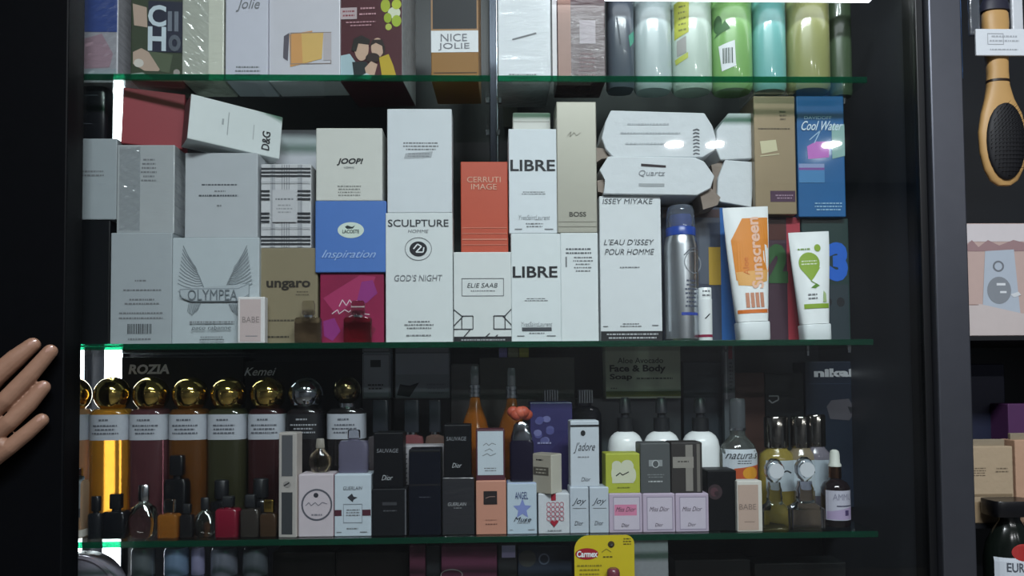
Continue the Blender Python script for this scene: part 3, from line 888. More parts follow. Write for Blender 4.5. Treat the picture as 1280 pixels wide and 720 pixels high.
fs = tube('large orange and white sunscreen tube standing on its cap', 911, 259, 968, 424, 0.022, 0.14, -2.3)
OR = M('e08a2e', rough=0.35)
fs.design([('p', [(934, 273), (966, 273), (963, 340), (946, 352), (921, 350), (918, 300)], OR), ('p', [(921, 340), (961, 338), (959, 352), (940, 358), (923, 356)], M('e6ab62', rough=0.35)), ('r', 920.5, 386.5, 959, 391, M('d9742c', rough=0.35))], 'orange_print')
fs.text('Sunscreen', 939, 272, 954, 361, paper('eebfa6'), rot=90, bold=0.03)
fs.text('Aloe', 930, 322, 937, 344, paper('d9772f'), rot=90)
fs.design([('r', 930 + i * 6, 366, 934.5 + i * 6, 384, paper('c98a6e')) for i in range(4)], 'fine_print')
ft = tube('small white tube with a green balloon picture', 992, 290, 1043, 421, 0.03, 0.15, -2.4)
GN = M('8aa832', rough=0.35)
ft.design([('e', 1014, 328, 13, 13, GN), ('p', [(1002, 334), (1027, 334), (1018, 346), (1014, 350)], GN), ('l', 1004, 324, 1024, 331, 2, paper('dfe6cc')), ('s', [(1014, 350), (1020, 354)], 1.2, paper('6d8a32')), ('p', [(1013, 358), (1020, 353), (1024, 356), (1018, 359)], paper('5d8a2a')),
           ('e', 1026, 310, 4, 4.5, GN), ('l', 1000, 308, 1018, 314, 1, paper('7d9a52')), ('r', 1003, 377.5, 1034, 383, GN), ('p', [(1026, 376), (1028, 362), (1031, 366), (1031, 376)], paper('a9bd86')), ('l', 1006, 364, 1022, 373, 2, GREYINK)], 'balloon_print')
# price tag hanging from the upright
p = W(638, 140, 0.25)
bm = bmesh.new()
add_box(bm, p.x - 0.012, p.x + 0.012, 0.2735, 0.2747, p.z - 0.017, p.z + 0.017, bevel=0.0005)
o = tag(finish(bm, 'hanging_tag', paper('57584f')), 'small dull grey tag hanging beside the upright strip', 'tag')
part(o, 'rivet', SILVER, lambda q: add_sphere(q, (p.x - 0.010, 0.2735, p.z + 0.020), 0.0035, 10, 6))

#SECTION lower shelf
def ball_bottle(lb, x0, x1, cy, liquid, ball, labelmat, y1=655, r=None):
    cx, hw = (x0 + x1) / 2, (x1 - x0) / 2
    br = 22.0 if r is None else r
    yt = cy - br
    H = y1 - yt
    zf = lambda y: (y1 - y) / H
    body = [(0, 0.94, 3.2), (0.012, 1.0, 3.2), (zf(516), 1.0, 3.2), (zf(511), 0.86, 3), (zf(509), 0.5)]
    sph = [(zf(cy) + math.sin(t) * br / H, math.cos(t) * br / hw) for t in [(-78 + i * 13) * PI / 180 for i in range(13)]]
    sph += [(zf(cy - br), 0.06)]
    f = vessel('perfume_bottle', lb, x0, yt, x1, y1, Z3, 0.105, body, liquid, dr=0.8, parts=[
        ('neck', [(zf(510), 0.46), (zf(cy + br * 0.93), 0.46)], SILVER), ('ball_cap', sph, ball, 1.0), ('label_band', [(zf(548), 1.012, 3.2), (zf(517), 1.012, 3.2)], labelmat)], group='row of ball-capped perfume bottles', segs=32)
    return f


LB = paper('a9adb6')
DARKINK = paper('5d6069')
GB = M('d6b565', rough=0.1, metal=1.0, var=0.0)
AMB = lambda h: M(h, rough=0.12, trans=0.6, var=0.2, scale=30)
for lb, x0, x1, liq, ball, lm in (
        ('ball-capped bottle with peach liquid, half hidden by the black door frame', 68, 112, 'dba67c', GB, LB),
        ('ball-capped bottle with bright amber liquid', 116, 164, 'c98a2e', GB, LB),
        ('ball-capped bottle with mauve liquid', 165, 212, '6f444a', GB, LB),
        ('ball-capped bottle with brown liquid', 214, 261, '7a4d26', GB, LB),
        ('ball-capped bottle with dark olive liquid', 262, 309, '4a4a34', GB, LB),
        ('ball-capped bottle with dark plum liquid', 312, 357, '4a2a2c', GB, LB),
        ('silver ball-capped bottle with a black label band', 360, 405, '2f2a2e', metal('b9bcc2', 0.1), paper('14151a')),
        ('bottle with a smaller tarnished gold ball cap', 410, 457, '2d2a2c', metal('8d7f58', 0.16), LB)):
    f = ball_bottle(lb, x0, x1, 493 if x0 < 400 else 488, AMB(liq), ball, lm, r=22.0 if x0 < 400 else 17.5)
    ink = DARKINK if lm is LB else paper('9a9ca2')
    cx = (x0 + x1) / 2
    f.front -= 0.0006
    pr = f.proj
    f.proj = lambda x, z, pr=pr: pr(x, z) - 0.0006
    f.design([('l', cx - 10, 521, cx + 8, 526, 1, ink), ('l', cx - 16, 528, cx + 17, 542, 3, ink)], 'fine_print')

# back row of dark cartons
f = carton('appliance_box', 'black carton with a pale angular name, behind the ball-capped bottles', 151, 446, 304, 640, Z3, Y=0.19, d=0.06, mat=paper('15181d'))
f.text('ROZIA', 160, 455, 211, 467, paper('cfd1d6'), shear=0.15, bold=0.04)
f = carton('appliance_box', 'black carton with slanted white name, beside the angular-name carton', 306, 451, 455, 640, Z3, Y=0.19, d=0.06, mat=paper('12161d'))
f.text('Kemei', 305, 459, 345, 469, paper('d5d7dc'), shear=0.4, bold=0.01)
fa = carton('perfume_box', 'tall black carton carrying a small grey picture card', 453, 498, 489, 640, Z3, Y=0.18, d=0.05, mat=paper('22252b'))
f = carton('picture_box', 'small grey carton with a faded picture, narrower of two at the back', 453, 442, 488, 498, top(fa), Y=0.18, d=0.03, mat=paper('c4cad6'))
f.design([('r', 463, 450, 476, 459, paper('4c4f57')), ('l', 459, 479, 480, 488, 2, paper('3d4047')), ('f', 454, 443, 487, 497, 1, paper('8c9098'))])
fa = carton('perfume_box', 'broad black carton carrying a wide grey picture carton', 492, 498, 563, 640, Z3, Y=0.18, d=0.05, mat=paper('1e2127'))
f = carton('picture_box', 'wide grey carton with a faded landscape picture, at the back', 494, 441, 562, 498, top(fa), Y=0.18, d=0.03, mat=paper('b7bdca'))
f.design([('r', 495, 468, 561, 497, paper('a3a9b4')), ('p', [(496, 494), (500, 480), (512, 482), (524, 478), (512, 496)], paper('3a3d44')), ('l', 532, 478, 558, 494, 3, paper('8f939b')), ('f', 494, 441, 562, 497.5, 1, paper('8c9098'))])
bk = []
for lb, x0, y0, x1, h in (('grey-brown carton behind the amber bottle', 564, 455, 599, '7d7d80'), ('broad charcoal carton under the little coloured sticks', 600, 447, 719, '6a6b66'), ('dark grey carton carrying the soap box', 722, 498, 852, '55585e'),
                          ('black-blue carton behind the white pump bottles', 855, 452, 903, '3a414c'), ('dark brown carton behind the chrome-capped bottles', 920, 466, 957, '5a3a34'), ('black carton with a white swirl mark', 958, 466, 1006, '1d2328')):
    bk.append(carton('perfume_box', lb, x0, y0, x1, 640, Z3, Y=0.19, d=0.05, mat=paper(h)))
bk[5].design([('s', [(962, 496), (974, 496), (974, 501), (966, 505), (962, 501)], 1.8, paper('c9ccd0'))], 'swirl_mark')
for lb, x0, x1, y0, h in (('small lavender carton on the broad charcoal carton', 624, 634, 433, 'b0a6e8'), ('small olive-grey carton on the broad charcoal carton', 635, 648, 434, 'b0b191'), ('small yellow-green carton on the broad charcoal carton', 649, 661, 433, 'd4d266')):
    carton('perfume_box', lb, x0, y0, x1, 447, top(bk[1]), Y=0.195, d=0.03, mat=paper(h), flaps=False)
f = carton('soap_box', 'grey-green soap carton with black writing and an olive band', 757, 438, 851, 498, top(bk[2]), Y=0.175, d=0.03, mat=paper('b4bba6'))
f.text('Aloe Avocado', 772, 447, 829, 454, paper('2f332a'), bold=0.01)
f.text('Face & Body', 762, 456, 832, 467, paper('23271f'), bold=0.03)
f.text('Soap', 762, 467, 790, 476, paper('23271f'), bold=0.03)
f.design([('r', 757.4, 489, 850.6, 495.5, paper('66712c')), ('l', 794, 470, 842, 476, 1, paper('53574e')), ('l', 763, 483, 772, 487, 1, paper('53574e'))], 'olive_band')
f = carton('appliance_box', 'navy carton with a pale blocky name, beside the partition', 1008, 452, 1078, 640, Z3, Y=0.185, d=0.05, mat=paper('1b2638'))
f.text('nikai', 1019, 461, 1068, 472, paper('d5d7dc'), bold=0.05)
f.design([('p', [(1034, 510), (1040, 502), (1062, 500), (1070, 516), (1062, 528), (1038, 526)], paper('5e5a62')), ('p', [(1060, 510), (1070, 512), (1064, 520)], paper('26282e')), ('r', 1012, 480, 1076, 481, paper('2d3a50'))])
f = carton('pen_box', 'slim silver upright carton with a red end mark', 906, 436, 920, 640, Z3, Y=0.17, d=0.014, mat=M('6d7078', rough=0.3), flaps=False)
f.design([('r', 912, 438, 917, 449, paper('8c3140')), ('r', 908, 440, 910, 500, paper('a9acb2')), ('l', 912, 452, 918, 490, 8, paper('4a4d54'))], 'fine_print')

# amber long-necked bottles, flower-capped flask, purple carton
for lb, cx, hw, y0, liq in (('long-necked amber bottle beside the second black name carton', 594, 25, 458, 'b5691c'), ('long-necked amber bottle behind the flower-capped flask', 640, 25, 460, 'a5601f')):
    f = vessel('perfume_bottle', lb, cx - hw, y0, cx + hw, 655, Z3, 0.10, [(0, 0.92), (0.01, 0.96), (0.3, 1.0), (0.5, 0.9), (0.66, 0.55), (0.75, 0.3), (0.8, 0.24)], AMB(liq), dr=0.8, parts=[
        ('ringed_collar', [(0.80, 0.25), (0.805, 0.30), (0.825, 0.30), (0.83, 0.25), (0.835, 0.30), (0.85, 0.30), (0.855, 0.25), (0.86, 0.30), (0.88, 0.30), (0.885, 0.2)], SILVER), ('stem', [(0.885, 0.2), (0.97, 0.2), (1.0, 0.16)], M('8b9196', rough=0.25)),
        ('crimson_band', [(0.02, 0.99), (0.19, 1.01)], M('6b1f28', rough=0.2))], group='long-necked amber bottles')
fpur = carton('perfume_box', 'violet-blue carton with a pale floral print', 663, 503, 716, 652, Z3, Y=0.085, d=0.05, mat=M('33305e', rough=0.35, scale=20, var=0.2))
fpur.design([('e', 680 + 8 * math.cos(i * 1.3), 536 + 14 * math.sin(i * 1.3), 5, 4, paper(('55568a', '6a6b9c', '4c4d86')[i % 3])) for i in range(9)] + [('l', 671, 550, 690, 556, 1, paper('8c8db4')), ('p', [(690, 560), (715, 540), (715, 640), (690, 640)], paper('2a2258'))], 'floral_print')
for lb, cx, y0 in (('clear bottle with a ridged cap behind the violet-blue carton', 689, 487), ('clear bottle with a ridged cap behind the tall white carton', 732, 487)):
    f = vessel('perfume_bottle', lb, cx - 20, y0, cx + 20, 645, Z3, 0.155, [(0, 0.95, 4), (0.01, 1, 4), (0.8, 1, 4), (0.85, 0.85, 3), (0.87, 0.4), (0.89, 0.4)], glass('9aa0b8'), dr=0.5, parts=[('ridged_cap', [(0.89, 0.46), (0.99, 0.46), (1, 0.42)], M('5d6068', rough=0.3))], group='clear bottles with ridged caps')
    for i in range(6):
        part(f.o, 'cap_ridge', M('a9acb4', rough=0.3), lambda q: add_box(q, (-0.38 + i * 0.152) * f.r - 0.0009, (-0.38 + i * 0.152) * f.r + 0.0009, -0.0125, -0.006, f.h * 0.895, f.h * 0.995))
# white pump bottles
for lb, x0, x1 in (('white round-shouldered pump bottle behind the yellow carton', 760, 804), ('white round-shouldered pump bottle behind the dark grey carton', 805, 850), ('white round-shouldered pump bottle beside the fruit-label bottle', 853, 899)):
    f = vessel('pump_bottle', lb, x0, 497, x1, 653, Z3, 0.095, [(0, 0.95), (0.01, 1.0), (0.6, 1.0), (0.655, 0.93), (0.69, 0.8), (0.715, 0.6), (0.725, 0.44)], WHITEPLASTIC, parts=[
        ('collar', [(0.725, 0.42), (0.73, 0.45), (0.835, 0.44), (0.84, 0.3)], BLACK), ('pump_head', [(0.84, 0.22), (0.87, 0.22), (0.875, 0.34), (0.98, 0.30), (1.0, 0.2)], M('26282c', rough=0.35))], group='white pump bottles')
# bottles between the black cartons
for lb, x0, x1, y0, liq in (('clear square bottle with pink liquid behind the navy carton', 500, 530, 500, 'a8656a'), ('clear square bottle with grey cap behind the navy carton', 532, 556, 500, '8a6f66'), ('clear square bottle with black cap behind the black name carton', 460, 492, 500, '6a6468')):
    f = vessel('perfume_bottle', lb, x0, y0, x1, 650, Z3, 0.115, [(0, 0.95, 6), (0.01, 1, 6), (0.66, 1, 6), (0.7, 0.9, 5), (0.715, 0.4), (0.73, 0.4)], AMB(liq), dr=0.55, parts=[('cap', [(0.735, 0.62, 5), (0.99, 0.62, 5), (1, 0.58, 5)], M('24272d', rough=0.25)), ('collar', [(0.715, 0.45), (0.735, 0.45)], SILVER)], group='square bottles behind the black cartons')

# front row, from the left: flask with a grey card, miniatures
f = vessel('perfume_bottle', 'square bottle with a grey paper label against the black door frame', 70, 585, 108, 671, Z3, 0.035, [(0, 0.96, 6), (0.02, 1, 6), (0.78, 1, 6), (0.82, 0.94, 5), (0.84, 0.5), (0.88, 0.5)], M('c9a98a', rough=0.08, trans=0.5), dr=0.6, parts=[('cap', [(0.88, 0.66, 4), (0.99, 0.66, 4), (1, 0.6, 4)], SILVER), ('foot', [(0.02, 1.02, 6), (0.12, 1.02, 6)], paper('c9c3bb'))])
f.design([('r', 72, 593, 106, 645, paper('7d878e')), ('l', 84, 596, 102, 600, 1, paper('3a3f45')), ('l', 84, 606, 102, 622, 4, paper('565c63')), ('r', 72, 634, 106, 645, paper('3d444b'))], 'paper_label')
CLEAR = glass('d8d8d6')
SMOKE = AMB('4a4440')


def mini(lb, x0, y0, x1, body, cap, shape='square', capw=0.5, bh=0.66, Y=0.028, y1=671, dr=0.7):
    n = 6 if shape == 'square' else 2
    if shape == 'facet':
        prof = [(0, 0.7, 2), (0.05, 0.9, 2), (bh * 0.5, 1.0, 2), (bh * 0.85, 0.8, 2), (bh, 0.35, 2), (bh + 0.04, 0.3, 2)]
    else:
        prof = [(0, 0.95, n), (0.02, 1, n), (bh - 0.06, 1, n), (bh - 0.01, 0.85, n), (bh, 0.4), (bh + 0.04, 0.36)]
    return vessel('miniature_bottle', lb, x0, y0, x1, y1, Z3, Y, prof, body, dr=dr, segs=8 if shape == 'facet' else 28, parts=[('cap', [(bh + 0.04, capw * 0.92, n), (bh + 0.06, capw, n), (0.98, capw, n), (1, capw * 0.85, n)], cap)], group='miniature bottles along the lower shelf edge')


mini('black miniature bottle beside the grey paper label', 110, 620, 130, M('1a1c20', rough=0.15), M('17181b', rough=0.2), 'round', 0.62, 0.6)
mini('broad black miniature bottle with a square black cap', 131, 617, 160, M('121418', rough=0.12), M('17181b', rough=0.2), 'square', 0.5, 0.62)
mini('clear faceted miniature bottle with a silver cap', 161, 606, 198, CLEAR, SILVER, 'facet', 0.36, 0.66)
mini('square miniature bottle with amber liquid', 199, 624, 225, AMB('b0702c'), CLEAR, 'square', 0.5, 0.62)
mini('narrow black miniature bottle beside the amber miniature', 226, 630, 242, M('1b1a1c', rough=0.15), BLACK, 'square', 0.6, 0.68)
mini('clear faceted miniature bottle beside the red miniature', 243, 622, 269, CLEAR, BLACK, 'facet', 0.4, 0.66)
mini('dark red square miniature bottle', 271, 620, 300, M('6d1428', rough=0.25), BLACK, 'square', 0.5, 0.7)
mini('brown glass miniature bottle with a black cap', 302, 618, 325, SMOKE, BLACK, 'square', 0.6, 0.66)
mini('brown glass miniature bottle with a gold cap', 326, 624, 347, AMB('5a4433'), GOLD, 'square', 0.6, 0.62)
mini('tall black miniature bottle before the mauve ball-capped bottle', 207, 569, 236, M('0f1013', rough=0.25), M('131417', rough=0.25), 'square', 0.6, 0.7, Y=0.062, y1=662)
mini('black round miniature bottle before the olive ball-capped bottle', 262, 600, 292, M('121316', rough=0.2), BLACK, 'round', 0.6, 0.6, Y=0.062, y1=662)
mini('black round miniature bottle before the plum ball-capped bottle', 310, 598, 342, M('121316', rough=0.2), BLACK, 'round', 0.6, 0.6, Y=0.062, y1=662)

# small cartons of the front row
DK = dict(rough=0.45, ior=1.25)
f = carton('window_carton', 'tall slim grey carton with two dark windows', 349, 541, 372, 671, Z3, Y=0.012, d=0.022, mat=paper('a9a39f'), side=paper('c2b8b2'), rz=-6)
f.design([('r', 353, 544, 367, 595, M('55565a', rough=0.2)), ('r', 353, 615, 367, 667, M('3d3f42', rough=0.2)), ('e', 360, 605, 5, 4, paper('8f8a88')), ('s', [(356, 607), (363, 603)], 1.6, INK)], 'window_panels')
f = carton('perfume_box', 'pale pink carton with a large dark ring', 373, 593, 417, 671, Z3, Y=0.014, d=0.038, mat=paper('bfb4bb'), side=paper('b08e98'))
f.design([('o', 396, 631, 19.5, 20, 2.2, paper('55555f')), ('e', 395, 619, 3, 3, paper('2d2d36')), ('s', [(382, 632), (386, 628), (389, 632), (394, 628), (398, 632), (403, 628), (409, 630)], 1.0, paper('7d7a84')), ('l', 388, 641, 404, 646, 1, paper('7d7a84'))], 'ring_mark', 'dark ring around grey script')
fpk = f
f = vessel('miniature_bottle', 'round clear miniature bottle on the ringed pink carton', 386, 548, 415, 593, top(fpk), 0.034, [(0, 0.5), (0.05, 0.75), (0.2, 0.96), (0.38, 1.0), (0.55, 0.8), (0.66, 0.42), (0.72, 0.34)], glass('d2c3a0'), dr=0.6, segs=10, parts=[('cap', [(0.72, 0.36), (0.74, 0.4), (0.98, 0.34), (1.0, 0.28)], M('b9b2a8', rough=0.2, trans=0.5))])
f = carton('perfume_box', 'white carton with a butterfly mark and a maroon side band', 418, 593, 464, 671, Z3, Y=0.014, d=0.04, mat=paper('b9c3cd'))
fgw = f
f.text('GUERLAIN', 429, 608, 453, 612.5, paper('53575f'), shear=0.2)
f.design([('p', [(434, 622), (440, 617), (442, 621), (447, 622), (442, 625), (441, 628)], paper('2f3038')), ('r', 418.5, 637.5, 427, 645, paper('4a1f2c')), ('r', 453, 637.5, 463.5, 645, paper('4a1f2c')), ('f', 429, 630, 453, 654, 0.8, paper('8b929b')), ('l', 432, 636, 451, 646, 3, GREYINK), ('l', 431, 659, 450, 663, 1, GREYINK), ('r', 421, 665, 427, 666, GREYINK), ('r', 450, 665, 459, 666, GREYINK)])
f = vessel('miniature_bottle', 'square clear bottle with violet-grey liquid on the butterfly carton', 424, 537, 461, 593, top(fgw), 0.034, [(0, 0.96, 6), (0.03, 1, 6), (0.66, 1, 6), (0.74, 0.88, 5), (0.76, 0.4), (0.8, 0.36)], AMB('8a86a0'), dr=0.5, parts=[('stopper', [(0.8, 0.42, 4), (0.97, 0.42, 4), (1, 0.36, 4)], glass('c9c9d2'))])
fk1 = carton('perfume_box', 'black carton with faint print and grey edges', 465, 611, 508, 671, Z3, Y=0.014, d=0.04, mat=M('17181c', **DK))
fk1.design([('r', 478, 628, 496, 632, paper('34353a')), ('l', 477, 637, 498, 641, 1, paper('4a4b50')), ('r', 506, 612, 508, 670, paper('4c4d52'))])
fs1 = carton('perfume_box', 'black carton with pale name and script, on the grey-edged black carton', 467, 541, 504, 611, top(fk1), Y=0.016, d=0.036, mat=M('101115', **DK))
fs1.text('SAUVAGE', 471, 561, 498, 566, paper('7f8187'), shear=0.1)
fs1.text('Dior', 477, 594, 491, 600.5, paper('a9abb0'), shear=0.4)
fn = carton('perfume_box', 'tall dark navy carton with a plain lid', 511, 562, 551, 671, Z3, Y=0.014, d=0.042, mat=M('0e111c', rough=0.4, ior=1.25))
fn.design([('r', 511.3, 606, 550.7, 608, paper('06070b')), ('l', 522, 621, 540, 624, 1, paper('3a3d48')), ('r', 511.3, 562.5, 550.7, 565, paper('05060a'))], 'lid_line')
f = carton('perfume_box', 'pale grey carton standing behind the navy carton', 503, 557, 555, 662, Z3, Y=0.062, d=0.03, mat=paper('a5a1a6'))
f.design([('s', [(506, 570 + i * 6), (509, 567 + i * 6)], 1.4, paper('4c4a50')) for i in range(7)], 'edge_lettering')
fk2 = carton('perfume_box', 'charcoal carton with a small white name, glossy film around it', 553, 597, 593, 671, Z3, Y=0.014, d=0.04, mat=M('26262b', rough=0.35, film=0.3))
fk2.text('GUERLAIN', 560, 629, 583, 633.5, paper('a2a2a6'), shear=0.2)
fk2.design([('l', 566, 635, 579, 637.5, 1, paper('88888c'))], 'fine_print')
fs2 = carton('perfume_box', 'black carton with pale name and script, on the charcoal carton', 555, 531, 589, 597, top(fk2), Y=0.018, d=0.034, mat=M('0e0f13', **DK))
fs2.text('SAUVAGE', 558, 546, 583, 551, paper('7f8187'), shear=0.1)
fs2.text('Dior', 565, 579, 577, 585, paper('a9abb0'), shear=0.4)
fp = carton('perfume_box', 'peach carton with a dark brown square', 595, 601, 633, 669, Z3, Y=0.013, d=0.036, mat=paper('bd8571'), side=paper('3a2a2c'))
fp.design([('r', 604.5, 614, 621.5, 631, paper('1e1416')), ('s', [(607, 623), (612, 621), (619, 621)], 0.9, paper('8a6f68')), ('l', 606, 649, 622, 652, 1, paper('8d5f50')), ('l', 606, 654, 622, 657.5, 1, paper('6d453a'))], 'dark_square')
fw = carton('perfume_box', 'white carton edged with maroon on the peach carton', 595, 537, 631, 601, top(fp), Y=0.015, d=0.034, mat=paper('4d2330'))
fw.design([('r', 597, 539, 629, 594, paper('bac4cd')), ('s', [(604, 557), (608, 554), (611, 557), (615, 554), (620, 556)], 0.9, GREYINK), ('s', [(606, 564), (612, 561), (616, 564)], 0.9, GREYINK), ('s', [(603, 570), (609, 567), (613, 570), (620, 567)], 0.9, GREYINK), ('l', 603, 584, 623, 590, 2, GREYINK)], 'white_panel')
fan = carton('perfume_box', 'pale blue carton with a lilac star', 634, 604, 671, 669, Z3, Y=0.013, d=0.036, mat=paper('b4c2cf'), top=paper('7f8cc4'))
star = [(653 + (12 if i % 2 == 0 else 5.5) * math.sin(i * PI / 5), 637 - (13.5 if i % 2 == 0 else 6) * math.cos(i * PI / 5)) for i in range(10)]
fan.design([('p', star, paper('7c88c0')), ('l', 646, 653.5, 662, 656, 1, GREYINK), ('r', 637, 663, 641, 664, GREYINK), ('r', 660, 663, 668, 664, GREYINK)], 'lilac_star')
fan.text('ANGEL', 644, 615, 660, 624, paper('27346e'))
fan.text('Muse', 642, 647, 664, 653, paper('1d2030'), shear=0.4)
f = vessel('perfume_flask', 'dark purple flask with an orange flower stopper', 637, 506, 667, 604, top(fan), 0.03, [(0, 0.94, 5), (0.02, 1, 5), (0.5, 1, 5), (0.54, 0.9, 5)], M('161226', rough=0.15), dr=0.55, parts=[('chrome_shoulder', [(0.54, 0.88, 4), (0.58, 0.9, 4), (0.74, 0.62, 3), (0.78, 0.4)], metal('aeb2ba', 0.12))])
for i in range(6):
    a = i * PI / 3
    part(f.o, 'petal', M('b0503c', rough=0.5), lambda q: add_sphere(q, (0.009 * math.cos(a) - 0.002, 0.006 * math.sin(a), f.h * 0.87 + 0.004 * (i % 2)), 0.0085, 12, 8, sz=0.9, sy=0.8))
part(f.o, 'flower_centre', M('c4614a', rough=0.5), lambda q: add_sphere(q, (-0.002, -0.005, f.h * 0.90), 0.0085, 12, 8))
frd = carton('perfume_box', 'white carton with a red heart pattern and red tab', 673, 617, 712, 669, Z3, Y=0.013, d=0.036, mat=paper('c3c6cc'))
RD, PKK = paper('9a1b30'), paper('b9707e')
frd.design([('r', 689, 617.3, 695, 626, RD)] + [('o', 686 + (i % 4) * 5.4, 631 + (i // 4) * 6, 2.8, 3.2, 0.8, PKK) for i in range(16)] + [('p', [(687, 653), (690, 651), (692.5, 653), (695, 651), (698, 653), (692.5, 660)], RD), ('l', 684, 663, 702, 666, 1, GREYINK)], 'heart_pattern')
fso = carton('perfume_box', 'cream carton turned sideways on the heart-patterned carton', 672, 568, 696, 617, top(frd), Y=0.012, d=0.026, mat=paper('9d9689'), side=paper('c4bfb2'), rz=-38)
fso.design([('l', 677, 573, 688, 577, 1, INK), ('r', 675, 584, 693, 594, paper('4a443c')), ('l', 676, 585, 692, 593, 2, paper('9d9689'))], 'dark_lettering')
# slim pair and the tall carton on them
fj = [carton('perfume_box', lb, x0, 609, x1, 669, Z3, Y=0.013, d=0.032, mat=paper('b7bfca')) for lb, x0, x1 in (('slim white carton with black script, beside the heart-patterned carton', 712.5, 736), ('slim white carton with black script, beside the pink-panel carton', 737, 761))]
for f, dx in zip(fj, (0, 25)):
    f.text('Joy', 715 + dx, 623, 733 + dx, 633, paper('33353d'), shear=0.5)
    f.text('Dior', 718 + dx, 653, 729 + dx, 658.5, paper('4a4c54'), shear=0.3)
    f.design([('r', 716 + dx, 636, 733 + dx, 636.8, GREYINK)], 'fine_rule')
fja = carton('perfume_box', 'tall white carton with a dark lid line and flowing script', 713, 526, 749, 609, top(fj[0]), Y=0.016, d=0.03, mat=paper('c0c7d0'))
fja.text("J'adore", 717, 553, 744, 567, paper('33353d'), shear=0.45)
fja.text('Dior', 726, 597, 738, 602, paper('55575f'), shear=0.3)
fja.design([('r', 713.3, 531, 748.7, 533.5, paper('1d1e24')), ('e', 729, 541.5, 3, 3.6, paper('1d1e24')), ('l', 721, 570, 738, 573, 1, GREYINK)], 'lid_line')
# three pink-lilac cartons
ML = paper('b8a8bc')
fm = []
for lb, x0, x1 in (('lilac-edged carton with a bright pink name panel', 761.5, 803), ('lilac-edged white carton between two like it', 803.5, 844), ('lilac-edged white carton beside the black carton', 844.5, 886)):
    f = carton('perfume_box', lb, x0, 617, x1, 667, Z3, Y=0.013, d=0.036, mat=ML)
    f.design([('r', x0 + 5, 621, x1 - 3, 664, paper('8d8298')), ('r', x0 + 5.8, 622, x1 - 3.8, 663, paper('c4bac9'))], 'pale_panel')
    if not fm:
        f.design([('r', 768, 631, 796, 645, paper('cd7f9f'))], 'pink_panel')
    f.text('Miss Dior', x0 + 8, 634, x0 + 33, 640, paper('4d404e'), shear=0.45)
    f.text('Dior', x0 + 15, 655, x0 + 25, 659.5, paper('4d404e'), shear=0.3)
    fm.append(f)
fy = carton('perfume_box', 'lime-yellow carton with a white cloud shape', 757, 567, 800, 617, top(fm[0]), Y=0.015, d=0.034, mat=paper('aab03c'))
fy.design([('e', 771, 581, 6, 5, paper('c9cbb4')), ('e', 784, 580, 7, 5, paper('c9cbb4')), ('r', 765, 580, 792, 604, paper('c9cbb4')), ('e', 767, 592, 3, 8, paper('c9cbb4')), ('e', 791, 594, 4, 9, paper('c9cbb4')), ('s', [(770, 595), (775, 591), (778, 594), (786, 590)], 1.2, INK), ('l', 771, 608, 788, 611, 1, paper('6d7128'))], 'cloud_shape')
fgr = carton('perfume_box', 'dark grey carton with a pale crest', 800.5, 554, 838, 617, top(fm[1]), Y=0.015, d=0.034, mat=paper('4d5052'))
fgr.design([('r', 811, 575, 828, 583, paper('8c9092')), ('e', 819.5, 580, 4.5, 5, paper('4d5052')), ('o', 819.5, 580, 4.5, 5, 1.0, paper('b4b8ba')), ('l', 807, 592, 832, 598, 2, paper('7d8183')), ('l', 808, 600, 830, 604, 1, paper('b9bcbe'))], 'pale_crest')
fdk = carton('perfume_box', 'black-brown carton with a pale cross band', 839, 553, 878, 617, top(fm[2]), Y=0.015, d=0.034, mat=paper('2f2b2a'))
fdk.design([('r', 857, 556, 866, 614, paper('85807a')), ('r', 871, 555, 875, 615, paper('6d6863')), ('r', 841, 571, 867, 585, paper('8f8a83')), ('l', 844, 575, 864, 579, 1, paper('3d3936'))], 'pale_cross_band')
f = carton('perfume_box', 'black carton with a dim pink rose', 884.5, 588, 921, 667, Z3, Y=0.016, d=0.04, mat=M('101114', **DK))
f.design([('e', 894, 616, 9, 10, paper('33252a')), ('e', 893, 616, 5, 6, paper('4d3038')), ('e', 896, 618, 3, 3, paper('2a1a20'))], 'dim_rose')
f = carton('perfume_box', 'small pink carton with white edges beside the rose-printed black carton', 921.5, 601, 953, 665, Z3, Y=0.008, d=0.02, mat=paper('d2cdc6'))
f.design([('r', 922.5, 606, 948, 663, paper('b89f92')), ('r', 930, 652, 943, 653, paper('8a766c'))], 'pink_panel')
f.text('BABE', 924, 630, 945, 637, paper('85736b'))

# right end: fruit-label bottle, chrome-capped bottles, crystal stoppers, dropper
f = vessel('body_mist_bottle', 'clear bottle with fruit picture and handwritten-style label', 899, 498, 946, 655, Z3, 0.085, [(0, 0.95), (0.01, 1.0), (0.55, 1.0), (0.62, 0.86), (0.68, 0.5), (0.70, 0.4), (0.74, 0.4)], M('9aa09c', rough=0.05, trans=0.85), dr=0.8, parts=[('neck_ring', [(0.74, 0.44), (0.76, 0.44)], SILVER), ('clear_cap', [(0.76, 0.42), (0.98, 0.42), (1, 0.36)], M('70757a', rough=0.12, trans=0.6))])
f.design([('r', 901, 562, 944, 600, paper('c3cad2')), ('p', [(912, 586), (944, 582), (944, 604), (914, 604)], paper('b8512c')), ('e', 932, 592, 10, 8, paper('d9962c'))], 'label')
f.text('naturals', 903, 564, 943, 574, paper('23252c'), shear=0.5)
f.design([('l', 914, 575, 936, 581, 2, paper('55585e'))], 'fine_print')
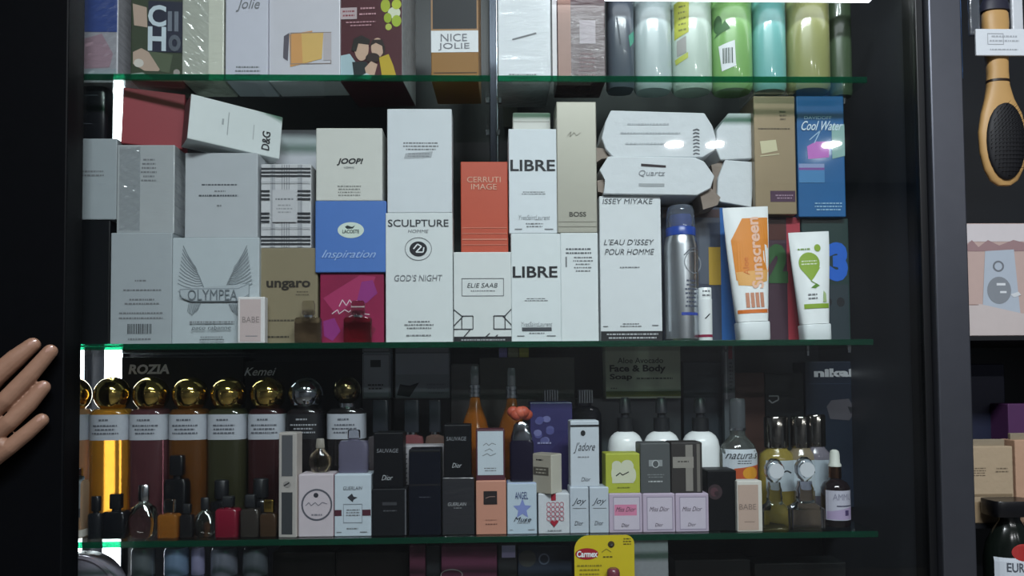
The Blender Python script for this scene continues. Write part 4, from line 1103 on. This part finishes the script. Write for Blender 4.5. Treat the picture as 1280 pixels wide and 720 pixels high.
for lb, cx, hw, y0, lab, liq in (('tall bottle with chrome cap and white label with black squiggle', 971, 22, 520, True, 'c9b45c'), ('tall bottle with chrome cap behind the violet crystal stopper', 1002, 19, 520, True, 'b9a88a'), ('tall bottle with striped chrome cap beside the dropper bottle', 1021, 17, 518, False, 'a8a2b0')):
    f = vessel('perfume_bottle', lb, cx - hw, y0, cx + hw, 655, Z3, 0.085, [(0, 0.95), (0.01, 1), (0.58, 1), (0.64, 0.9), (0.68, 0.62), (0.7, 0.6)], AMB(liq), dr=0.8, parts=[('chrome_cap', [(0.7, 0.66), (0.71, 0.68), (0.985, 0.68), (1, 0.6)], metal('8f8a84', 0.12))], group='tall bottles with chrome caps')
    f.design([('r', cx - hw * 0.8, 576, cx + hw * 0.8, 615, paper('aeb8c0')), ('s', [(cx - 4, 582), (cx + 2, 586), (cx - 2, 592), (cx + 6, 589), (cx + 12, 592)], 2.0, paper('23252a'))] if lab else [('r', cx - hw * 0.8, 576, cx + hw * 0.8, 622, paper('a3aeb8'))], 'label')
for lb, cx, hw, y0, tint in (('clear bottle with a round mirror-bright crystal stopper', 968, 18, 573, 'e0e0de'), ('clear bottle with a violet-tinged crystal stopper', 1006, 21, 571, 'd6d2e0')):
    f = vessel('crystal_bottle', lb, cx - hw, y0, cx + hw, 667, Z3, 0.03, [(0, 0.98, 6), (0.02, 1, 6), (0.28, 0.98, 6), (0.36, 0.55, 4), (0.4, 0.5, 3), (0.45, 0.52, 3), (0.5, 0.46, 3), (0.55, 0.5, 3), (0.6, 0.42, 3), (0.66, 0.4, 3)], glass(tint), dr=0.7, group='clear bottles with crystal stoppers')
    part(f.o, 'crystal_stopper', glass('f0f0f4'), lambda q: add_loft(q, [(f.h * 0.66, 0.004, 0.004), (f.h * 0.70, 0.009, 0.006), (f.h * 0.78, 0.013, 0.009), (f.h * 0.88, 0.0135, 0.009), (f.h * 0.96, 0.009, 0.006), (f.h, 0.004, 0.003)], 8))
    part(f.o, 'stopper_face', M('c9ccd2', rough=0.15), lambda q: add_prism(q, [(0.0105 * math.cos(i * PI / 5), f.h * 0.83 + 0.0105 * math.sin(i * PI / 5)) for i in range(10)], -0.0105, -0.0092))
f = vessel('dropper_bottle', 'dark dropper bottle with white rubber bulb and pale label', 1027, 562, 1061, 660, Z3, 0.045, [(0, 0.95), (0.015, 1), (0.5, 1), (0.57, 0.8), (0.61, 0.42), (0.63, 0.4)], M('1b1316', rough=0.08, coat=0.5), parts=[('collar', [(0.63, 0.45), (0.78, 0.43)], metal('6b4c3a', 0.3)), ('rubber_bulb', [(0.78, 0.46), (0.8, 0.46), (0.83, 0.36), (0.95, 0.34), (0.985, 0.28), (1, 0.14)], M('d0d2ca', rough=0.5))])
f.design([('r', 1028.5, 613, 1059.5, 651, paper('b9b7c6')), ('r', 1038, 632, 1058, 633.5, paper('3c3a52')), ('p', [(1029, 640), (1058, 634), (1058, 650), (1029, 650)], paper('a896b8')), ('r', 1048, 638, 1053, 645, paper('4a3a66'))], 'label')
f.text('AMMU', 1034, 617, 1057, 625, paper('8f8da0'))

#SECTION under the lower shelf
def rounded(x0, y0, x1, y1, r, n=6):
    out = []
    for cx, cy, a0 in ((x0 + r, y0 + r, 180), (x1 - r * 0.6, y0 + r * 0.6, 270), (x1, y1, None), (x0, y1, None)):
        if a0 is None:
            out.append((cx, cy))
        else:
            q = r if cx < (x0 + x1) / 2 else r * 0.6
            out += [(cx + q * math.cos(R(a0 + i * 90 / n)), cy + q * math.sin(R(a0 + i * 90 / n))) for i in range(n + 1)]
    return out


# yellow lip balm card hung on a hook at the shelf edge
Yc = -0.008
x0, y0, x1, y1 = 718, 669, 793, 800
pa, pb = W(x0, 700, Yc), W(x1, 700, Yc)
zt, zb = W(755, y0, Yc).z, W(755, y1, Yc).z
w, h = pb.x - pa.x, zt - zb
bm = bmesh.new()
add_prism(bm, [(((px - x0) / (x1 - x0) - 0.5) * w, (1 - (py - y0) / (y1 - y0)) * h) for px, py in rounded(x0, y0, x1, y1, 18)], -0.0005, 0.0005)
o = tag(finish(bm, 'blister_card', paper('c9b41c')), 'yellow lip balm card with a red oval badge, hung under the shelf', 'card')
o.location = ((pa.x + pb.x) / 2, Yc, zb)
f = Face(o, (x0, y0, x1, y1), w, h, -0.0005)
f.design([('e', 733.5, 692, 14.5, 7.2, paper('a01a28')), ('e', 764, 680.5, 4.2, 4.2, paper('3a2c14')), ('l', 778, 672, 790, 682, 3, paper('5d5210')), ('s', [(752, 690), (758, 686), (764, 690)], 0.8, paper('8a7c18')), ('l', 753, 694, 766, 698, 1, paper('5d5210')), ('l', 721, 704, 752, 720, 3, paper('8a7c18'))])
f.text('Carmex', 721, 688, 747, 696, WHITE, shear=0.1, bold=0.03)
cxl, czl = f.at(765, 708)
part(o, 'balm_stick', M('6b3440', rough=0.25), lambda q: add_loft(q, [(czl - 0.075, 0.0085, 0.0085), (czl - 0.006, 0.0085, 0.0085), (czl - 0.002, 0.0075, 0.0075), (czl, 0.005, 0.005)], 18, cx=cxl, cy=-0.0092))
hx, hz = f.at(764, 680.5)
part(o, 'hanging_hook', SILVER, lambda q: add_box(q, hx - 0.0012, hx + 0.0012, -0.004, 0.012, hz - 0.0012, hz + 0.0012))
f = carton('perfume_box', 'silver-grey brushed carton beside the yellow card', 793, 672, 837, 925, Z4, Y=0.03, d=0.05, mat=M('7f8286', rough=0.4, scale=200, var=0.12))
for lb, x0, x1, y0, Y, h in (('maroon carton under the shelf, narrow', 512, 532, 682, 0.05, '4a1a30'), ('black carton between two maroon cartons', 533, 551, 682, 0.06, '14141a'), ('broad maroon carton under the shelf', 552, 622, 682, 0.05, '54203a'),
                             ('black carton with a lavender sticker', 623, 647, 680, 0.055, '17161b'), ('navy carton with a faint round picture', 648, 716, 682, 0.06, '1d2436'),
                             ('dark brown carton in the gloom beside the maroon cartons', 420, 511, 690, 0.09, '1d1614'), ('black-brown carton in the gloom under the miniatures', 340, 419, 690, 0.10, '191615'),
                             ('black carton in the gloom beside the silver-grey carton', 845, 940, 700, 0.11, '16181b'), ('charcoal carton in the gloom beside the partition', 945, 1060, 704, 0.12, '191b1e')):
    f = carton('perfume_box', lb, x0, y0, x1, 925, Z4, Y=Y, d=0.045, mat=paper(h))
    if 'lavender' in lb:
        f.design([('r', 628, 682, 645, 699, paper('a29ac2'))], 'lavender_sticker')
    if 'round picture' in lb:
        f.design([('e', 660, 700, 11, 12, paper('3c3b3a')), ('o', 681, 701, 7, 8, 2, paper('5b6276'))])
    if lb.startswith('broad maroon'):
        f.design([('o', 565, 722, 14, 8, 1.2, paper('9a8d90'))], 'white_curve')
for lb, x0, x1, h in (('dark grey tall can beside the lilac tin', 163, 194, '5d6066'), ('blue-silver tall can', 204, 236, '6f7f9c'), ('slim violet-silver tall can beside the blue-silver can', 238, 256, '8d86a8'), ('grey-violet tall can', 262, 298, '6a6a78'), ('charcoal tall can', 302, 336, '54565e')):
    if len(lb.split()) < 4:
        lb += ' under the lower shelf'
    vessel('spray_can', lb, x0, 684, x1, 925, Z4, 0.06, [(0, 0.95), (0.01, 1), (0.8, 1), (0.85, 0.9)], M(h, rough=0.25, metal=0.7), parts=[('cap', [(0.85, 0.92), (0.98, 0.92), (1, 0.8)], M(h, rough=0.2, metal=0.3))], group='tall cans under the lower shelf')
p = W(98, 742, 0.05)
bm = bmesh.new()
rr = 0.056
prof = [(-0.016, rr * 0.96), (-0.013, rr), (0.013, rr), (0.016, rr * 0.96)]
add_loft(bm, [(y, r_, r_) for y, r_ in prof], 40)
bmesh.ops.rotate(bm, verts=bm.verts[:], cent=(0, 0, 0), matrix=Matrix.Rotation(R(90), 3, 'X'))
o = tag(finish(bm, 'round_tin', M('8d8494', rough=0.35)), 'round lilac-grey tin standing on edge under the lower shelf', 'tin')
o.location = (p.x, 0.06, p.z)
part(o, 'rim', M('c9b8cc', rough=0.25, metal=0.4), lambda q: [add_prism(q, [((rr * k1) * math.cos(a_), (rr * k1) * math.sin(a_)) for k1, a_ in ((1.01, i * PI / 20), (1.01, (i + 1) * PI / 20), (0.93, (i + 1) * PI / 20), (0.93, i * PI / 20))], -0.0185, -0.0155) for i in range(40)])
fst = carton('perfume_box', 'low dark carton supporting the lilac tin', 60, 801, 140, 925, Z4, Y=0.04, d=0.05, mat=paper('2a2b30'), flaps=False)
o.location.z = top(fst) + rr

#SECTION right-hand cabinet
struct('trim_5', M('141519', rough=0.4), (XQ + 0.001, XR, 0.03, YB, W(1240, 420, 0.03).z - 0.006, W(1240, 420, 0.03).z))
struct('trim_6', M('141519', rough=0.4), (XQ + 0.001, XR, 0.05, YB, W(1240, 655, 0.05).z - 0.006, W(1240, 655, 0.05).z))
struct('trim_7', M('141519', rough=0.4), (XQ + 0.001, XR, 0.002, YB, W(1240, 830, 0.0).z - 0.006, W(1240, 830, 0.0).z))
ZA, ZB, ZC = W(1240, 420, 0.03).z, W(1240, 655, 0.05).z, W(1240, 830, 0.0).z
# hairbrush hanging on its packaging
bx = W(1248, 100, 0.045)
Yh = 0.06
zz = lambda y: W(1248, y, Yh).z
sc = (W(1258, 100, Yh).x - W(1248, 100, Yh).x) / 10
WOOD = M('c39a62', rough=0.45, scale=18, var=0.14)
bm = bmesh.new()
zr = zz(235)
add_loft(bm, [(zz(y) - zr, hw * sc, ty, 2.4, (cx - 1248) * sc, 0) for y, hw, ty, cx in ((232, 8, 0.004, 1251), (226, 17, 0.006, 1251), (212, 24, 0.008, 1251), (190, 29, 0.009, 1251), (165, 30, 0.009, 1251), (142, 25, 0.009, 1250), (125, 18, 0.009, 1248), (108, 13.5, 0.010, 1247), (90, 12.5, 0.010, 1247), (60, 14, 0.011, 1246), (30, 16, 0.011, 1246), (18, 15.5, 0.010, 1246), (12, 12, 0.008, 1246))], 28)
brush = tag(finish(bm, 'hairbrush', WOOD), 'light wooden paddle hairbrush with black bristles, hanging in its packaging', 'hairbrush')
brush.location = (W(1248, 100, Yh).x, Yh, zr)
pc = (3 * sc, zz(178) - zr)
part(brush, 'bristle_pad', M('15151a', rough=0.6), lambda q: add_sphere(q, (pc[0], -0.007, pc[1]), 24 * sc, 28, 14, sz=48 / 24, sy=0.28))
def bristles(q):
    for i in range(-5, 6):
        for j in range(-9, 10):
            u, v = i / 5.5, j / 9.5
            if u * u + v * v < 0.92:
                x, z = pc[0] + u * 22 * sc, pc[1] + v * 45 * sc
                y = -0.007 - 0.28 * 24 * sc * math.sqrt(max(0, 1 - u * u - v * v))
                ax, az = x + u * 0.004, z + v * 0.005
                base = [q.verts.new((x + 0.0007 * math.cos(k * 2.094), y + 0.001, z + 0.0007 * math.sin(k * 2.094))) for k in range(3)]
                tip = q.verts.new((ax, y - 0.012, az))
                for k in range(3):
                    q.faces.new((base[k], base[(k + 1) % 3], tip))
b_ = part(brush, 'bristles', M('0e0e11', rough=0.4), bristles)
b_['kind'] = 'stuff'
part(brush, 'handle_ring', M('2a1d16', rough=0.4), lambda q: add_loft(q, [(zz(104) - zr, 13.6 * sc, 0.0106, 2.4, -1 * sc, 0), (zz(101) - zr, 13.6 * sc, 0.0106, 2.4, -1 * sc, 0)], 24))
part(brush, 'rubber_end', M('2b2b3a', rough=0.5), lambda q: add_loft(q, [(zz(15) - zr, 17.5 * sc, 0.0115, 2.4, -2 * sc, 0), (zz(6) - zr, 17 * sc, 0.011, 2.2, -2 * sc, 0), (zz(-6) - zr, 11 * sc, 0.008, 2.2, -2 * sc, 0), (zz(-12) - zr, 3 * sc, 0.003, 2, -2 * sc, 0)], 24))
sl = part(brush, 'paper_sleeve', paper('dfe4ea'), lambda q: add_box(q, -35 * sc, 33 * sc, -0.0150, -0.0115, zz(75) - zr, zz(42) - zr, bevel=0.001))
fsl = Face(brush, (1213, 0, 1281, 235), 68 * sc, zz(0) - zr, -0.0150)
fsl.design([('f', 1226, 48, 1246, 62, 0.8, paper('a9adb3')), ('l', 1226, 49, 1268, 60, 2, paper('b4b8be')), ('l', 1226, 66, 1266, 70, 1, paper('b4b8be'))], 'sleeve_print')
part(brush, 'clear_bag', M('8d939c', rough=0.15, trans=0.7, bump=0.8, scale=50), lambda q: add_box(q, -33 * sc, -20 * sc, 0.0, 0.006, zz(44) - zr, zz(-20) - zr, bevel=0.002))
part(brush, 'bag_header', M('d5d9df', rough=0.3, bump=0.8, scale=40), lambda q: add_box(q, 20 * sc, 34 * sc, 0.0, 0.006, zz(44) - zr, zz(-20) - zr, bevel=0.002))
part(brush, 'hanging_rod', SILVER, lambda q: add_loft(q, [(zz(-14) - zr, 0.0015, 0.0015), (zz(-70) - zr, 0.0015, 0.0015)], 10))
f = carton('blue_packet', 'light blue packet hanging beside the hairbrush', 1180, -60, 1202, 98, None, Y=0.11, d=0.012, mat=M('5479ae', rough=0.4), flaps=False, cat='packet')
part(f.o, 'hang_tab', M('8fa6cc', rough=0.4), lambda q: add_box(q, -0.006, 0.006, -0.001, 0.001, f.h, f.h + 0.05))
f = carton('gift_box', 'pale pink carton with a silver buckle picture, on the right cabinet shelf', 1195, 279, 1330, 420, ZA, Y=0.035, d=0.07, mat=paper('b79f98'), flaps=False)
f.design([('r', 1196, 280, 1329, 302, paper('c9c2c4')), ('p', [(1196, 300), (1208, 308), (1216, 300), (1224, 309), (1236, 300), (1250, 307), (1268, 300), (1290, 306), (1329, 300), (1329, 314), (1196, 314)], paper('94787a')),
          ('p', [(1196, 300), (1207, 307), (1215, 300), (1196, 298)], paper('c9c2c4')), ('p', [(1232, 314), (1268, 312), (1274, 396), (1226, 398)], paper('a9b2be')), ('p', [(1196, 382), (1224, 380), (1276, 392), (1329, 388), (1329, 419), (1196, 419)], paper('beb3b1')),
          ('r', 1196, 380.5, 1222, 381.4, paper('7d625a')), ('o', 1248, 333, 7, 7, 2.2, paper('6d7178')), ('e', 1248, 363, 15, 17, paper('7f848b')), ('r', 1245, 354, 1256, 357, paper('d3d6da')), ('r', 1249, 364, 1257, 366.5, paper('d3d6da')), ('p', [(1262, 368), (1272, 365), (1275, 369), (1266, 372)], paper('c9ccd0'))])
for lb, x0, x1, y0, h in (('cream paper packet with faint print', 1207, 1267, 558, 'a8957c'), ('peach paper packet at the edge of the right cabinet', 1270, 1320, 550, 'b39078')):
    f = carton('paper_packet', lb, x0, y0, x1, 655, ZB, Y=0.055, d=0.03, mat=paper(h, bump=0.4), flaps=False, cat='packet')
    part(f.o, 'crimped_top', paper('857a68', bump=0.6), lambda q: add_box(q, -f.w * 0.46, f.w * 0.46, -0.003, 0.003, f.h - 0.001, f.h + 0.009, bevel=0.001))
    if x0 == 1207:
        f.design([('l', 1214, 584, 1234, 596, 4, paper('6d604e')), ('l', 1244, 584, 1262, 592, 2, paper('6d604e')), ('r', 1210, 618, 1265, 621, paper('7d6c55')), ('r', 1208, 628, 1266, 654, paper('9a8468'))])
f = vessel('labelled_bottle', 'dark bottle with a red seal and white label on the right cabinet', 1232, 624, 1296, 830, ZC, 0.03, [(0, 0.95), (0.01, 1), (0.62, 1), (0.72, 0.9), (0.82, 0.6), (0.87, 0.4), (0.9, 0.4)], M('0f1411', rough=0.15), dr=0.7, parts=[('flat_cap', [(0.9, 0.82, 6), (0.905, 0.84, 6), (0.995, 0.84, 6), (1, 0.82, 6)], M('121215', rough=0.3))])
f.design([('r', 1236, 697, 1292, 790, paper('c3cad2')), ('e', 1266, 690, 14, 11, paper('9a2422'))], 'label')
f.text('EURO', 1246, 703, 1273, 715, paper('4d535c'), bold=0.02)
f = carton('perfume_box', 'dark purple carton behind the paper packets', 1262, 505, 1310, 655, ZB, Y=0.12, d=0.05, mat=paper('4d2a52'))
f = carton('perfume_box', 'dark navy carton under the pink buckle carton', 1200, 455, 1258, 655, ZB, Y=0.16, d=0.05, mat=paper('1b2036'))

#SECTION hand on the door frame
def limb(bm, pts, n=14):
    """tapered tube through (x, y, z, r) points with rounded ends"""
    P = [Vector(p[:3]) for p in pts]
    rad = [p[3] for p in pts]
    rings = []
    seq = []
    d0 = (P[1] - P[0]).normalized()
    d1 = (P[-1] - P[-2]).normalized()
    for k in (0.25, 0.7):
        seq.append((P[0] - d0 * rad[0] * (1 - k), rad[0] * math.sqrt(1 - (1 - k) ** 2), d0))
    for i in range(len(P)):
        d = (P[min(i + 1, len(P) - 1)] - P[max(i - 1, 0)]).normalized()
        seq.append((P[i], rad[i], d))
    for k in (0.4, 0.75, 0.95):
        seq.append((P[-1] + d1 * rad[-1] * k, rad[-1] * math.sqrt(1 - k * k), d1))
    for c, r_, d in seq:
        u = d.cross(Vector((0, 1, 0)))
        u = u.normalized() if u.length > 1e-4 else Vector((1, 0, 0))
        v = d.cross(u).normalized()
        rings.append([bm.verts.new(c + u * r_ * math.cos(2 * PI * i / n) + v * r_ * math.sin(2 * PI * i / n)) for i in range(n)])
    for a, b in zip(rings, rings[1:]):
        for i in range(n):
            bm.faces.new((a[i], a[(i + 1) % n], b[(i + 1) % n], b[i]))
    bm.faces.new(rings[0][::-1])
    bm.faces.new(rings[-1])


YH = -0.061
K = 1 / 1010.0


def hp(px, py, r, dy=0.0):
    p = W(px, py, YH + dy)
    return (p.x, p.y, p.z, r * K)


bm = bmesh.new()
FING = [[(-34, 504, 13, -0.008), (-6, 471, 12.5, -0.010), (20, 448, 11.5, -0.004), (41, 431, 9, 0.001)],
        [(-26, 528, 12.5, -0.010), (8, 499, 10.5, -0.012), (38, 468, 10, -0.005), (63, 439, 8.5, 0.001)],
        [(-18, 552, 12, -0.009), (13, 527, 10, -0.011), (36, 505, 9.8, -0.004), (54, 484, 8.5, 0.001)],
        [(-16, 578, 11.5, -0.007), (12, 559, 9.5, -0.008), (34, 541, 9.2, -0.003), (52, 525, 8.2, 0.001)],
        [(-80, 520, 14, -0.010), (-66, 478, 13, -0.012), (-52, 446, 12, -0.006), (-40, 424, 10, 0.0)]]
for fg_ in FING:
    limb(bm, [hp(*q) for q in fg_])
limb(bm, [hp(-110, 640, 30, -0.016), hp(-82, 600, 34, -0.014), hp(-52, 560, 34, -0.010), hp(-36, 535, 26, -0.008)], 18)
for tx, ty, tr in ((-2, 508, 10), (2, 532, 10), (2, 556, 10), (-24, 506, 13)):
    limb(bm, [hp(-60, 556, 26, -0.012), hp(-30, (ty + 548) / 2, 18, -0.010), hp(tx, ty, tr, -0.009)], 16)
limb(bm, [hp(-78, 590, 26, -0.012), hp(-45, 585, 25, -0.010), hp(-18, 572, 15, -0.007)], 16)
limb(bm, [hp(-90, 570, 26, -0.012), hp(-68, 530, 22, -0.010), hp(-44, 512, 16, -0.008)], 16)
limb(bm, [hp(-330, 830, 46, -0.05), hp(-230, 745, 38, -0.032), hp(-140, 668, 29, -0.018), hp(-100, 630, 29, -0.014)], 18)
bmesh.ops.recalc_face_normals(bm, faces=bm.faces[:])
me = bpy.data.meshes.new('person')
bm.to_mesh(me)
bm.free()
tmp = bpy.data.objects.new('person_tmp', me)
COL.objects.link(tmp)
rm = tmp.modifiers.new('remesh', 'REMESH')
rm.mode = 'VOXEL'
rm.voxel_size = 0.0012
sm = tmp.modifiers.new('smooth', 'SMOOTH')
sm.factor = 0.6
sm.iterations = 4
bpy.context.view_layer.update()
me2 = bpy.data.meshes.new_from_object(tmp.evaluated_get(bpy.context.evaluated_depsgraph_get()))
bpy.data.objects.remove(tmp)
SKIN = M('94705c', rough=0.5, bump=0.25, scale=140, var=0.08)
me2.materials.clear()
me2.materials.append(SKIN)
me2.name = 'person'
for q in me2.polygons:
    q.use_smooth = True
hand = bpy.data.objects.new('person', me2)
COL.objects.link(hand)
tag(hand, 'bare hand of a person, fingers spread against the black door frame', 'person')
for fg_ in FING:
    a, b = Vector(hp(*fg_[-2])[:3]), Vector(hp(*fg_[-1])[:3])
    d = (b - a).normalized()
    rr_ = fg_[-1][2] * K
    c = b + d * rr_ * 0.25 + Vector((0, -rr_ * 1.02, 0))
    side = d.cross(Vector((0, 1, 0))).normalized()
    bm = bmesh.new()
    vs2 = []
    for i in range(14):
        t = 2 * PI * i / 14
        u, v = math.cos(t) * rr_ * 0.55, math.sin(t) * rr_ * 0.72
        vs2.append(bm.verts.new(c + side * u + d * v + Vector((0, abs(u) * 0.45 + max(0, v) * 0.35, 0))))
    cen = bm.verts.new(c + Vector((0, -rr_ * 0.06, 0)))
    for i in range(14):
        fc_ = bm.faces.new((vs2[i], vs2[(i + 1) % 14], cen))
        fc_.smooth = True
    finish(bm, 'fingernail', M('b08a7c', rough=0.15, coat=0.4), hand)

make_texts()
